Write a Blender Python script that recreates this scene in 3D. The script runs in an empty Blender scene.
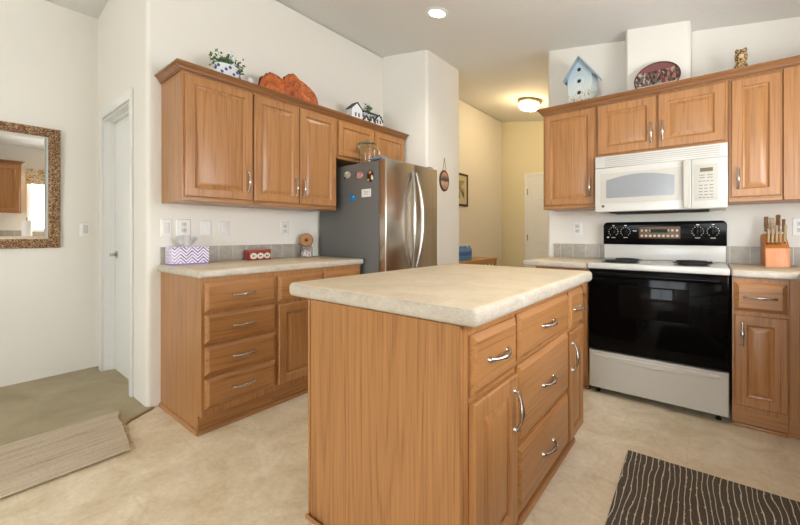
import bpy, bmesh, math, random
from mathutils import Vector, Matrix
random.seed(7)
S = bpy.context.scene
COL = S.collection
PI = math.pi

# ------------------------------------------------------------------ camera
cam = bpy.data.cameras.new('camera'); cam_o = bpy.data.objects.new('camera', cam); COL.objects.link(cam_o)
cam.sensor_width = 36; cam.lens = 16.70; cam.shift_x = -0.0199; cam.shift_y = -0.0361
cam.clip_start = 0.05
cam_o.location = (2.79, 0.0968, 1.1146); cam_o.rotation_euler = (PI/2, 0, 0.6661)
S.camera = cam_o
# ------------------------------------------------------------------ world, exposure
w = bpy.data.worlds.new('world'); S.world = w; w.use_nodes = True
w.node_tree.nodes['Background'].inputs[0].default_value = (0.9, 0.95, 1, 1)
w.node_tree.nodes['Background'].inputs[1].default_value = 0.3
vs = S.view_settings
vs.view_transform = 'Standard'; vs.look = 'None'; vs.gamma = 1; vs.use_curve_mapping = False
vs.exposure = 0.42
WIN_FILL = 10.0      # glow of the unseen window added behind the camera as fill
WIN_RIGHT = 17.0     # daylight through the blind over the right-hand counter

def area_light(name, loc, rot, sx, sy, energy, color):
    l = bpy.data.lights.new(name, 'AREA'); l.shape = 'RECTANGLE'; l.size = sx; l.size_y = sy
    l.energy = energy; l.color = color
    o = bpy.data.objects.new(name, l); COL.objects.link(o); o.location = loc; o.rotation_euler = rot
    return o

# ------------------------------------------------------------------ materials
def lin(c):
    return tuple(((v/255)/12.92 if v/255 <= 0.04045 else ((v/255+0.055)/1.055)**2.4) for v in c) + (1.0,)
class NT:
    def __init__(s, name):
        s.m = bpy.data.materials.new(name); s.m.use_nodes = True
        s.t = s.m.node_tree; s.b = s.t.nodes['Principled BSDF']
    def n(s, kind, **kw):
        x = s.t.nodes.new(kind)
        for k, v in kw.items():
            if k in x.inputs.keys(): x.inputs[k].default_value = v
            else: setattr(x, k, v)
        return x
    def l(s, a, b): s.t.links.new(a, b)
    def coord(s, kind='Object', scale=(1, 1, 1), rand=False):
        tc = s.n('ShaderNodeTexCoord'); mp = s.n('ShaderNodeMapping'); mp.inputs['Scale'].default_value = scale
        s.l(tc.outputs[kind], mp.inputs[0])
        if rand:
            oi = s.n('ShaderNodeObjectInfo'); mu = s.n('ShaderNodeMath', operation='MULTIPLY'); mu.inputs[1].default_value = 17.0
            s.l(oi.outputs['Random'], mu.inputs[0])
            cb = s.n('ShaderNodeCombineXYZ')
            for i in range(3): s.l(mu.outputs[0], cb.inputs[i])
            s.l(cb.outputs[0], mp.inputs['Location'])
        return mp.outputs[0]
    def noise(s, vec, scale, detail=3, rough=0.5, dist=0):
        x = s.n('ShaderNodeTexNoise'); s.l(vec, x.inputs['Vector'])
        x.inputs['Scale'].default_value = scale; x.inputs['Detail'].default_value = detail
        x.inputs['Roughness'].default_value = rough; x.inputs['Distortion'].default_value = dist
        return x.outputs['Fac']
    def ramp(s, fac, stops):
        r = s.n('ShaderNodeValToRGB'); s.l(fac, r.inputs[0]); e = r.color_ramp.elements
        while len(e) < len(stops): e.new(0.5)
        for i, (p, c) in enumerate(stops): e[i].position = p; e[i].color = c if len(c) == 4 else lin(c)
        return r.outputs[0]
    def mix(s, fac, a, b, blend='MIX'):
        x = s.n('ShaderNodeMix', data_type='RGBA', blend_type=blend)
        for sock, v in ((x.inputs['Factor'], fac), (x.inputs[6], a), (x.inputs[7], b)):
            if hasattr(v, 'links'): s.l(v, sock)
            else: sock.default_value = v
        return x.outputs[2]
    def math(s, op, a, b=0.0, c=None):
        x = s.n('ShaderNodeMath', operation=op)
        for i, v in enumerate((a, b) if c is None else (a, b, c)):
            if hasattr(v, 'links'): s.l(v, x.inputs[i])
            else: x.inputs[i].default_value = v
        return x.outputs[0]
    def bump(s, h, strength=0.2, dist=0.01):
        b = s.n('ShaderNodeBump'); b.inputs['Strength'].default_value = strength; b.inputs['Distance'].default_value = dist
        s.l(h, b.inputs['Height']); s.l(b.outputs[0], s.b.inputs['Normal'])
    def base(s, c, rough=0.5, metal=0, spec=None):
        if hasattr(c, 'links'): s.l(c, s.b.inputs['Base Color'])
        else: s.b.inputs['Base Color'].default_value = c
        s.b.inputs['Roughness'].default_value = rough; s.b.inputs['Metallic'].default_value = metal
        if spec is not None: s.b.inputs['Specular IOR Level'].default_value = spec
        return s

def plain(name, c, rough=0.5, metal=0, spec=None, vary=0.06):
    t = NT(name); v = t.coord(); f = t.noise(v, 25, 4)
    a = lin(c); lo = tuple(x*(1-vary) for x in a[:3])+(1,); hi = tuple(min(1, x*(1+vary)) for x in a[:3])+(1,)
    t.base(t.mix(f, lo, hi), rough, metal, spec); return t.m
def emit(name, c, strength):
    t = NT(name); t.base((0, 0, 0, 1), 1)
    t.b.inputs['Emission Color'].default_value = c; t.b.inputs['Emission Strength'].default_value = strength
    return t.m
def wood(name, axis, light=(182, 130, 79), mid=(168, 116, 67), dark=(122, 76, 37), rough=0.38):
    t = NT(name); sc = [110, 110, 110]; sc[axis] = 1.6
    v = t.coord(scale=sc, rand=True)
    sc2 = [9, 9, 9]; sc2[axis] = 0.35
    v2 = t.coord(scale=sc2, rand=True)
    sc3 = [170, 170, 170]; sc3[axis] = 4
    v3 = t.coord(scale=sc3, rand=True)
    big = t.noise(v2, 1.0, 2, 0.45, 0.35)
    rings = t.math('SINE', t.math('MULTIPLY', big, 60.0))
    rings = t.math('POWER', t.math('MULTIPLY_ADD', rings, 0.5, 0.5), 2.5)
    streak = t.noise(v, 1.0, 3, 0.55, 0.1)
    fine = t.noise(v3, 1.0, 2, 0.6)
    f = t.math('ADD', t.math('MULTIPLY', streak, 0.5), t.math('MULTIPLY', rings, -0.11))
    f = t.math('ADD', f, t.math('MULTIPLY', fine, 0.5))
    c = t.ramp(f, [(0.18, dark), (0.43, mid), (0.68, light)])
    t.base(c, rough); t.b.inputs['Coat Weight'].default_value = 0.2; t.b.inputs['Coat Roughness'].default_value = 0.25
    t.bump(fine, 0.04, 0.003)
    return t.m
def paint(name, c, bump=0.12, scale=90):
    t = NT(name); v = t.coord(); a = lin(c)
    f = t.noise(v, 1.3, 2)
    t.base(t.mix(f, tuple(x*0.97 for x in a[:3])+(1,), a), 0.75, 0, 0.25)
    t.bump(t.noise(v, scale, 3), bump, 0.006); return t.m

M = {}
M['wall'] = paint('wall paint', (234, 229, 219))
M['hallwall'] = paint('hall wall lamplight tint', (228, 216, 180))  # wall paint with the hall lamp's warm light put into the colour
M['ceil'] = paint('textured ceiling paint', (228, 226, 221), 0.5, 45)
M['trim'] = plain('white trim paint', (232, 231, 226), 0.4, vary=0.02)
M['oak_v'] = wood('oak vertical grain', 2)
M['oak_x'] = wood('oak grain along x', 0)
M['oak_y'] = wood('oak grain along y', 1)
M['oak_dark'] = wood('oak crown', 1, (156, 107, 64), (136, 89, 49), (98, 60, 31))
M['oak_dark_x'] = wood('oak crown x', 0, (156, 107, 64), (136, 89, 49), (98, 60, 31))
M['shadow_gap'] = plain('dark cabinet interior', (70, 46, 28), 0.8)
M['nickel'] = plain('brushed nickel', (196, 192, 186), 0.26, 1)
M['pane'] = emit('fill light window pane', (0.87, 0.94, 1, 1), WIN_FILL)

def laminate():
    t = NT('beige stone laminate'); v = t.coord()
    a = t.noise(v, 5, 5, 0.62, 0.8); b = t.noise(v, 45, 3, 0.6)
    f = t.math('ADD', t.math('MULTIPLY', a, 0.7), t.math('MULTIPLY', b, 0.3))
    c = t.ramp(f, [(0.3, (204, 184, 154)), (0.5, (219, 200, 170)), (0.7, (230, 213, 186))])
    t.base(c, 0.48); return t.m
M['laminate'] = laminate()
def edge_laminate():
    t = NT('laminate edge greyed by daylight'); v = t.coord(scale=(1, 1, 2.2))  # edge pattern, greyed to hold the cool daylight in its colour
    a = t.noise(v, 9, 5, 0.65, 0.6); b = t.noise(v, 70, 2)
    f = t.math('ADD', t.math('MULTIPLY', a, 0.65), t.math('MULTIPLY', b, 0.35))
    c = t.ramp(f, [(0.32, (176, 164, 146)), (0.5, (196, 185, 168)), (0.7, (212, 203, 188))])
    t.base(c, 0.4); return t.m
M['edge'] = edge_laminate()
def tiles(name, axis, size, off, c1, c2, grout, gw=0.03, axis2=None, off2=0, rough=0.4, gmix=1.0, nscale=6):
    t = NT(name); v = t.coord(); sp = t.n('ShaderNodeSeparateXYZ'); t.l(v, sp.inputs[0])
    def line(ax, o):
        fr = t.math('FRACT', t.math('DIVIDE', t.math('ADD', sp.outputs[ax], 100*size-o), size))
        d = t.math('ABSOLUTE', t.math('SUBTRACT', fr, 0.5))
        return t.math('GREATER_THAN', d, 0.5-gw)
    g = line(axis, off)
    if axis2 is not None: g = t.math('MAXIMUM', g, line(axis2, off2))
    n = t.noise(v, nscale, 6, 0.68, 0.6); n2 = t.noise(v, nscale*9, 3, 0.6)
    f = t.math('ADD', t.math('MULTIPLY', n, 0.75), t.math('MULTIPLY', n2, 0.25))
    c = t.ramp(f, [(0.36, c1), (0.64, c2)])
    t.base(t.mix(t.math('MULTIPLY', g, gmix), c, lin(grout)), rough); return t.m
M['splash_y'] = tiles('grey splash tile', 1, 0.102, 0.0, (156, 148, 136), (186, 178, 166), (206, 200, 190), 0.022, nscale=9)
M['splash_x'] = tiles('grey splash tile x', 0, 0.104, 0.0, (156, 148, 136), (186, 178, 166), (206, 200, 190), 0.022, nscale=9)
M['vinyl'] = tiles('beige vinyl floor', 0, 0.305, 0.27, (220, 200, 164), (250, 236, 210), (214, 196, 166), 0.006, 1, 0.29, 0.42, 0.34, 5.0)
def carpet():
    t = NT('olive beige carpet'); v = t.coord(); a = t.noise(v, 3, 4, 0.6, 0.5); b = t.noise(v, 260, 3)
    f = t.math('ADD', t.math('MULTIPLY', a, 0.6), t.math('MULTIPLY', b, 0.4))
    t.base(t.ramp(f, [(0.3, (168, 153, 124)), (0.7, (212, 198, 168))]), 0.95, 0, 0.1)
    t.bump(b, 0.7, 0.012); return t.m
M['carpet'] = carpet()
def runner():
    t = NT('woven cream runner'); v = t.coord(scale=(55, 3.2, 20)); a = t.noise(v, 1.0, 4, 0.65, 0.4)
    v2 = t.coord(scale=(160, 60, 60)); b = t.noise(v2, 1.0, 2)
    c = t.ramp(a, [(0.27, (160, 140, 116)), (0.37, (208, 192, 166)), (0.62, (226, 211, 188))])
    t.base(t.mix(t.math('MULTIPLY', b, 0.25), c, lin((150, 130, 104))), 0.95, 0, 0.1)
    t.bump(t.math('ADD', a, b), 0.6, 0.008); return t.m
M['runner'] = runner()
def stripe_rug():
    t = NT('charcoal rug with wavy cream lines'); v = t.coord(); sp = t.n('ShaderNodeSeparateXYZ'); t.l(v, sp.inputs[0])
    v2 = t.coord(scale=(9, 3.6, 1)); nz = t.noise(v2, 1.0, 2, 0.4)
    x = t.math('ADD', t.math('DIVIDE', sp.outputs[0], 0.0215), t.math('MULTIPLY', t.math('SUBTRACT', nz, 0.5), 2.4))
    d = t.math('ABSOLUTE', t.math('SUBTRACT', t.math('FRACT', t.math('ADD', x, 50.0)), 0.5))
    v3 = t.coord(scale=(60, 38, 1)); kn = t.noise(v3, 1.0, 1)
    wdt = t.math('MULTIPLY_ADD', t.math('GREATER_THAN', kn, 0.65), 0.12, 0.075)
    ln = t.math('LESS_THAN', d, wdt)
    v4 = t.coord(); tex = t.noise(v4, 300, 2)
    dk = t.ramp(tex, [(0.3, (78, 72, 62)), (0.7, (110, 102, 88))]); lt = t.ramp(tex, [(0.3, (198, 182, 160)), (0.7, (232, 220, 204))])
    t.base(t.mix(ln, dk, lt), 0.95, 0, 0.1); t.bump(tex, 0.4, 0.004); return t.m
M['striperug'] = stripe_rug()
M['white_app'] = plain('white enamel', (210, 206, 198), 0.25, vary=0.01)
M['white_warm'] = plain('cream plastic', (194, 188, 176), 0.35, vary=0.01)
M['grey_win'] = plain('grey screened window', (150, 152, 154), 0.18, vary=0.05)
M['black_gloss'] = plain('black glass', (7, 6, 6), 0.08, 0, 0.1)
M['black_enamel'] = plain('black enamel', (11, 10, 10), 0.2, 0, 0.1)
M['black_matte'] = plain('black iron', (24, 22, 21), 0.55)
M['dark_grey'] = plain('dark grey fridge side', (104, 103, 100), 0.45, 0.0)
def steel():
    t = NT('brushed stainless steel'); v = t.coord(scale=(4, 220, 1.2)); n = t.noise(v, 1.0, 3)
    t.base(t.ramp(n, [(0.3, (186, 178, 166)), (0.7, (206, 198, 186))]), 0.24, 1)
    t.b.inputs['Anisotropic'].default_value = 0.5
    return t.m
M['steel'] = steel()
M['chrome'] = plain('polished chrome', (214, 214, 214), 0.12, 1)
M['mirror'] = NT('mirror glass').base((0.9, 0.91, 0.9, 1), 0.0, 1).m
def gilt():
    t = NT('carved gilt frame'); v = t.coord(); vo = t.n('ShaderNodeTexVoronoi'); t.l(v, vo.inputs['Vector']); vo.inputs['Scale'].default_value = 120
    n = t.noise(v, 40, 4, 0.7)
    f = t.math('ADD', t.math('MULTIPLY', vo.outputs['Distance'], 0.5), t.math('MULTIPLY', n, 0.55))
    t.base(t.ramp(f, [(0.3, (92, 50, 34)), (0.48, (146, 96, 64)), (0.66, (208, 182, 140))]), 0.4, 0.35)
    t.bump(f, 1.0, 0.02); return t.m
M['gilt'] = gilt()
def glass(name, c=(1, 1, 1, 1), rough=0.02):
    t = NT(name); t.base(c, rough); t.b.inputs['Transmission Weight'].default_value = 1.0; t.b.inputs['IOR'].default_value = 1.25; return t.m
M['glass'] = glass('clear glass')
M['green_glass'] = glass('pale green glass', (0.72, 0.86, 0.78, 1), 0.08)
M['lamp_glow'] = emit('lit ceiling lamp glass', (1.0, 0.86, 0.58, 1), 9)
M['can_glow'] = emit('lit recessed bulb', (1.0, 0.93, 0.8, 1), 9)
M['brass'] = plain('aged brass', (176, 158, 122), 0.35, 0.8)
def vor(name, cols, scale, rough=0.5, rnd=1.0):
    t = NT(name); v = t.coord(); vo = t.n('ShaderNodeTexVoronoi'); t.l(v, vo.inputs['Vector']); vo.inputs['Scale'].default_value = scale
    sp = t.n('ShaderNodeSeparateColor'); t.l(vo.outputs['Color'], sp.inputs[0])
    n = len(cols); r = t.n('ShaderNodeValToRGB'); t.l(sp.outputs[0], r.inputs[0]); r.color_ramp.interpolation = 'CONSTANT'
    e = r.color_ramp.elements
    while len(e) < n: e.new(0.5)
    for i, c in enumerate(cols): e[i].position = i/n; e[i].color = lin(c)
    t.base(r.outputs[0], rough); return t.m

# ------------------------------------------------------------------ geometry helpers
def B(): return bmesh.new()
def box(bm, x0, x1, y0, y1, z0, z1, bev=0.0, seg=2, mat=0):
    vs_ = [bm.verts.new((x, y, z)) for x in (x0, x1) for y in (y0, y1) for z in (z0, z1)]
    idx = ((0, 1, 3, 2), (4, 6, 7, 5), (0, 4, 5, 1), (2, 3, 7, 6), (0, 2, 6, 4), (1, 5, 7, 3))
    fs = [bm.faces.new([vs_[i] for i in f]) for f in idx]
    for f in fs: f.material_index = mat
    if bev:
        es = list({e for f in fs for e in f.edges})
        bmesh.ops.bevel(bm, geom=es, offset=bev, segments=seg, profile=0.5, affect='EDGES')
    return bm
def prism(bm, pts, axis, d0, d1, bev=0.0, seg=2):
    """2-D polygon extruded along an axis; pts are the other two coordinates in xyz order"""
    def P(p, d):
        q = list(p); q.insert(axis, d); return q
    a = [bm.verts.new(P(p, d0)) for p in pts]; b = [bm.verts.new(P(p, d1)) for p in pts]
    fs = [bm.faces.new(a), bm.faces.new(b[::-1])]; n = len(pts)
    for i in range(n): fs.append(bm.faces.new((a[i], b[i], b[(i+1) % n], a[(i+1) % n])))
    if bev:
        es = list(set(fs[0].edges) | set(fs[1].edges))
        bmesh.ops.bevel(bm, geom=es, offset=bev, segments=seg, profile=0.5, affect='EDGES')
    return bm
def lathe(bm, prof, c=(0, 0, 0), n=24, axis=2, sx=1, sy=1):
    rings = []
    def P(a, b, h):
        q = [a, b]; q.insert(axis, h); return (q[0]+c[0], q[1]+c[1], q[2]+c[2])
    for r, h in prof:
        if r < 1e-6: rings.append([bm.verts.new(P(0, 0, h))])
        else: rings.append([bm.verts.new(P(r*sx*math.cos(2*PI*i/n), r*sy*math.sin(2*PI*i/n), h)) for i in range(n)])
    for a, b in zip(rings, rings[1:]):
        for i in range(n):
            j = (i+1) % n
            if len(a) == 1 and len(b) == 1: break
            if len(a) == 1: bm.faces.new((a[0], b[i], b[j]))
            elif len(b) == 1: bm.faces.new((a[i], b[0], a[j]))
            else: bm.faces.new((a[i], b[i], b[j], a[j]))
    return bm
def tube(bm, pts, rad, n=8, closed=False):
    pts = [Vector(p) for p in pts]; N = len(pts)
    if not hasattr(rad, '__len__'): rad = [rad]*N
    rings = []; up = None
    for i, p in enumerate(pts):
        a = pts[(i-1) % N] if (closed or i > 0) else p; b = pts[(i+1) % N] if (closed or i < N-1) else p
        t = (b-a).normalized()
        if up is None:
            up = t.cross(Vector((0, 0, 1)))
            if up.length < 0.05: up = t.cross(Vector((0, 1, 0)))
        up = (up - t*up.dot(t)).normalized(); s = t.cross(up)
        rings.append([bm.verts.new(p + rad[i]*(math.cos(2*PI*k/n)*up + math.sin(2*PI*k/n)*s)) for k in range(n)])
    for i in range(N if closed else N-1):
        a, b = rings[i], rings[(i+1) % N]
        for k in range(n): bm.faces.new((a[k], a[(k+1) % n], b[(k+1) % n], b[k]))
    if not closed: bm.faces.new(rings[0]); bm.faces.new(rings[-1][::-1])
    return bm
def ringpanel(bm, u0, u1, z0, z1, rings, place):
    """nested rectangles (inset, depth): the shape of a raised-panel door"""
    loops = []
    for ins, d in rings:
        loops.append([bm.verts.new(place(u, d, z)) for u, z in ((u0+ins, z0+ins), (u1-ins, z0+ins), (u1-ins, z1-ins), (u0+ins, z1-ins))])
    bm.faces.new(loops[0]); bm.faces.new(loops[-1])
    for a, b in zip(loops, loops[1:]):
        for i in range(4): bm.faces.new((a[i], a[(i+1) % 4], b[(i+1) % 4], b[i]))
    return bm
def sweep(bm, path, prof, norm):
    """profile (out, z) swept with mitres along an xy path; norm = +1 out to the right of travel"""
    P = [Vector(p) for p in path]; N = len(P); rings = []
    for i in range(N):
        ns = []
        for a, b in ((i-1, i), (i, i+1)):
            if 0 <= a and b < N:
                d = (P[b]-P[a]).normalized(); ns.append(Vector((d.y, -d.x))*norm)
        m = ns[0] if len(ns) == 1 else (ns[0]+ns[1])/(1+ns[0].dot(ns[1]))
        rings.append([bm.verts.new((P[i].x+m.x*o, P[i].y+m.y*o, z)) for o, z in prof])
    n = len(prof)
    for a, b in zip(rings, rings[1:]):
        for k in range(n): bm.faces.new((a[k], a[(k+1) % n], b[(k+1) % n], b[k]))
    bm.faces.new(rings[0]); bm.faces.new(rings[-1][::-1]); return bm

def obj(name, bm, mats, parent=None, loc=(0, 0, 0), rot=(0, 0, 0), smooth=35):
    bmesh.ops.recalc_face_normals(bm, faces=bm.faces)
    me = bpy.data.meshes.new(name); bm.to_mesh(me); bm.free()
    for m in (mats if isinstance(mats, (list, tuple)) else [mats]): me.materials.append(M[m] if isinstance(m, str) else m)
    if smooth:
        me.polygons.foreach_set('use_smooth', [True]*len(me.polygons)); me.set_sharp_from_angle(angle=math.radians(smooth))
    o = bpy.data.objects.new(name, me); COL.objects.link(o); o.location = loc; o.rotation_euler = rot
    if parent: o.parent = parent
    return o
def tag(o, label, cat, group=None):
    o['label'] = label; o['category'] = cat
    if group: o['group'] = group
    return o
def thing(name, label, cat, loc=(0, 0, 0), rz=0, group=None):
    o = bpy.data.objects.new(name, None); COL.objects.link(o); o.location = loc; o.rotation_euler = (0, 0, rz); o.empty_display_size = 0.1
    return tag(o, label, cat, group)
def struct(name, bm, mat, parent=None, **kw):
    o = obj(name, bm, mat, parent, **kw); o['kind'] = 'structure'; return o

# ------------------------------------------------------------------ room shell
SL = 0.166                                   # kitchen ceiling slope, ridge at x = 0
def cz(x): return 3.045 - SL*x if x >= 0 else 3.045 + 0.12*x
struct('floor', box(B(), -1.3, 3.9, -4.1, 6.2, -0.1, 0), 'vinyl')
bm = B(); prism(bm, [(-1.3, cz(-1.3)), (0, 3.045), (3.9, cz(3.9)), (3.9, cz(3.9)+.1), (0, 3.145), (-1.3, cz(-1.3)+.1)], 1, -4.1, 6.2)
struct('ceiling', bm, 'ceil', smooth=10)
def ywall(name, x0, x1, y0, y1, mat='wall'):
    pts = [(x0, 0), (x1, 0), (x1, cz(x1)-.001)] + ([(0, 3.044)] if x0 < 0 < x1 else []) + [(x0, cz(x0)-.001)]
    return struct(name, prism(B(), pts, 1, y0, y1), mat)
def arc(cx, cy, r, a0, a1, n=6):
    return [(cx+r*math.cos(math.radians(a0+(a1-a0)*i/n)), cy+r*math.sin(math.radians(a0+(a1-a0)*i/n))) for i in range(n+1)]
struct('wall_living', box(B(), -1.3, -1.2, -4, .99, 0, cz(-1.2)-.001), 'wall')
r = 0.028
bm = prism(B(), [(-.12, .89)] + arc(-r, .89+r, r, -90, 0) + [(0, 6.05), (-.12, 6.05)], 2, 0, 3.03)
struct('wall_left', bm, 'wall')
bm = B()
box(bm, -1.2, -1.03, .89, .99, 0, 2.032); box(bm, -.315, -.12, .89, .99, 0, 2.032)
prism(bm, [(-1.2, 2.032), (-.12, 2.032), (-.12, cz(-.12)-.001), (-1.2, cz(-1.2)-.001)], 1, .89, .99)
struct('wall_entry', bm, 'wall')
bm = prism(B(), [(0.0005, 3.064)] + arc(.598-r, 3.064+r, r, -90, 0) + arc(.598-r, 3.685-r, r, 0, 90) + [(0.0005, 3.685)], 2, 0, 3.0)
# follow the ceiling slope at the top
for v in bm.verts:
    if v.co.z > 1: v.co.z = cz(v.co.x)-.001
struct('wall_stub', bm, 'wall')
ywall('wall_hall', -.12, 1.75, 6.05, 6.15, 'hallwall')
bm = prism(B(), arc(1.648+r, 3.483+r, r, 180, 270) + [(3.8, 3.483), (3.8, 3.583), (1.748, 3.583), (1.748, 6.05), (1.648, 6.05)], 2, 0, 3.0)
for v in bm.verts:
    if v.co.z > 1: v.co.z = cz(v.co.x)-.001
struct('wall_range', bm, 'wall')
bm = prism(B(), arc(2.296+r, 3.30+r, r, 180, 270) + arc(2.70-r, 3.30+r, r, 270, 360) + [(2.70, 3.4825), (2.296, 3.4825)], 2, 2.0905, 3.0)
for v in bm.verts:
    if v.co.z > 2.5: v.co.z = cz(v.co.x)-.001
struct('wall_chase', bm, 'wall')
struct('wall_right', box(B(), 3.8, 3.9, -4, 3.583, 0, cz(3.8)-.001), 'wall')
ywall('wall_rear', -1.3, 3.9, -4.1, -4)
# unseen window behind the camera, added and sized to brighten the room
for i, (x0, x1) in enumerate(((1.7, 3.6),)):
    bm = B()
    for a in ((x0-.07, x0, .45, 2.27), (x1, x1+.07, .45, 2.27)): box(bm, a[0], a[1], -3.999, -3.96, a[2]-.07, a[3])
    box(bm, x0-.07, x1+.07, -3.999, -3.96, 2.2, 2.27); box(bm, x0-.07, x1+.07, -3.999, -3.94, .38, .45)
    box(bm, (x0+x1)/2-.02, (x0+x1)/2+.02, -3.999, -3.97, .45, 2.2)
    wf = struct('window_%d' % (i+2), bm, 'trim')
    obj('window_pane', box(B(), x0, x1, -3.998, -3.985, .45, 2.2), 'pane', wf)
# entry door (in the wall at the left)
bm = B()
box(bm, -1.10, -1.03, .875, .8895, 0, 2.10, .004); box(bm, -.315, -.262, .875, .8895, 0, 2.10, .004); box(bm, -1.03, -.315, .875, .8895, 2.032, 2.10, .004)
struct('trim_1', bm, 'trim')
bm = B()
box(bm, -1.0295, -1.018, .891, .99, 0, 2.031); box(bm, -.327, -.3155, .891, .99, 0, 2.031); box(bm, -1.018, -.327, .891, .99, 2.02, 2.031)
box(bm, -1.018, -1.006, .935, .96, 0, 2.02); box(bm, -1.006, -.339, .935, .96, 2.008, 2.02); box(bm, -.339, -.327, .935, .96, 0, 2.02)
struct('trim_2', bm, 'trim')
d1 = struct('door_1', box(B(), -1.016, -.329, .961, 1.0, .012, 2.018), 'trim')
bm = B(); lathe(bm, [(0, 0), (.03, 0), (.03, -.008), (.012, -.012), (.012, -.045), (0, -.045)], (-.955, .9605, .945), 16, 1)
tube(bm, [(-.955, .92, .945), (-.915, .918, .947), (-.845, .92, .943)], [.009, .008, .006])
obj('door_handle', bm, 'nickel', d1)
# hall door
bm = B()
box(bm, .41, .465, 6.03, 6.0495, 0, 2.105, .004); box(bm, 1.23, 1.285, 6.03, 6.0495, 0, 2.105, .004); box(bm, .465, 1.23, 6.03, 6.0495, 2.05, 2.105, .004)
struct('trim_3', bm, 'trim')
bm = B(); box(bm, .468, 1.227, 6.025, 6.049, .01, 2.047)
for (a, b) in ((.57, .81), (.885, 1.125)):
    for (z0, z1) in ((.22, .85), (.98, 1.55), (1.66, 1.93)):
        ringpanel(bm, a, b, z0, z1, [(0, .0247), (.006, .030), (.016, .0275), (.018, .0275)], lambda u, d, z: (u, 6.0495-d, z))
d2 = struct('door_2', bm, 'trim')
for z in (.35, 1.05, 1.8): obj('hinge', box(B(), .455, .472, 6.018, 6.0295, z-.05, z+.05), 'brass', d2)
bm = B(); lathe(bm, [(0, 0), (.028, 0), (.028, -.006), (.011, -.01), (.011, -.03), (.026, -.04), (.028, -.055), (.015, -.066), (0, -.067)], (1.17, 6.0245, .95), 16, 1)
obj('door_handle', bm, 'brass', d2)
struct('baseboard_hall', box(B(), 0.0005, .409, 6.03, 6.0495, 0, .08, .004), 'trim')
struct('baseboard_left', box(B(), 0.0005, .014, 3.70, 6.03, 0, .08, .004), 'trim')
# carpet of the living area
bm = prism(B(), [(-1.2, -3.99), (.16, -3.99), (.14, .70), (.002, .9195), (-.03, .8895), (-.261, .8895), (-.261, .874), (-.327, .874), (-.327, .96), (-1.0175, .96), (-1.0175, .874), (-1.101, .874), (-1.101, .8895), (-1.2, .8895)], 2, 0.0003, .012)
c = obj('carpet', bm, 'carpet'); tag(c, 'olive beige carpet laid beyond the vinyl at the far left', 'carpet'); c['kind'] = 'structure'
bm = tube(B(), [(.147, .45, .006), (.147, .702, .006), (.008, .925, .006)], .006, 6)
struct('trim_4', bm, 'brass')
# tile strips on the walls
struct('trim_5', box(B(), .0005, .012, .963, 2.127, .9155, 1.027, .002), 'splash_y')
struct('trim_6', box(B(), 1.707, 2.127, 3.471, 3.4825, .909, 1.027, .002), 'splash_x')
struct('trim_7', box(B(), 2.893, 3.786, 3.471, 3.4825, .909, 1.027, .002), 'splash_x')
struct('trim_8', box(B(), 3.787, 3.7995, -.6, 3.47, .909, 1.027, .002), 'splash_y')

# ------------------------------------------------------------------ cabinet kit
T = 0.02
FX = lambda x0: (lambda u, d, z: (x0+d, u, z))      # front faces +x
FY = lambda y0: (lambda u, d, z: (u, y0-d, z))      # front faces -y
FNX = lambda x0: (lambda u, d, z: (x0-d, u, z))     # front faces -x
def pull(place, u, z, parent, vertical=True, L=.13, d0=T, big=1.0):
    bm = B(); n = 14; pts = []; rad = []
    for i in range(n+1):
        s = -1+2*i/n; a = s*L/2
        out = d0+.006+.021*big*(1-abs(s)**2.6)
        rr = .005+.0048*math.exp(-(s/.32)**2)+(.0035*math.exp(-((abs(s)-1)/.12)**2))
        pts.append(place(u, out, z+a) if vertical else place(u+a, out, z)); rad.append(rr)
    tube(bm, pts, rad, 8)
    for s in (-1, 1):
        a = s*L/2*.985
        p0 = place(u, d0-.001, z+a) if vertical else place(u+a, d0-.001, z)
        p1 = place(u, d0+.009, z+a) if vertical else place(u+a, d0+.009, z)
        tube(bm, [p0, p1], [.0095, .007], 10)
    obj('handle', bm, 'nickel', parent, smooth=60)
def door(parent, place, u0, u1, z0, z1, inset=.055, hu=None, hz=None, grain='oak_v', L=.13):
    bm = ringpanel(B(), u0, u1, z0, z1, [(0, 0.0005), (0, T-.005), (.005, T), (inset-.005, T), (inset+.001, T-.009), (inset+.008, T-.011), (inset+.033, T-.002), (inset+.036, T-.0015)], place)
    o = obj('door', bm, grain, parent, smooth=20)
    if hu is not None: pull(place, hu, hz, o, True, L)
    return o
def drawer(parent, place, u0, u1, z0, z1, grain, handle=True, L=.125):
    bm = ringpanel(B(), u0, u1, z0, z1, [(0, 0.0005), (0, T-.012), (.004, T-.009), (.017, T-.0015), (.020, T)], place)
    o = obj('drawer', bm, grain, parent, smooth=20)
    if handle: pull(place, (u0+u1)/2, (z0+z1)/2, o, False, L)
    return o
def local(place, o):
    return lambda u, d, z: tuple(a-b for a, b in zip(place(u, d, z), o))
CROWN = [(0, 2.086), (.008, 2.086), (.008, 2.093), (.015, 2.096), (.017, 2.102), (.029, 2.116), (.032, 2.117), (.032, 2.121), (.038, 2.122), (.038, 2.132), (0, 2.132)]

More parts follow.
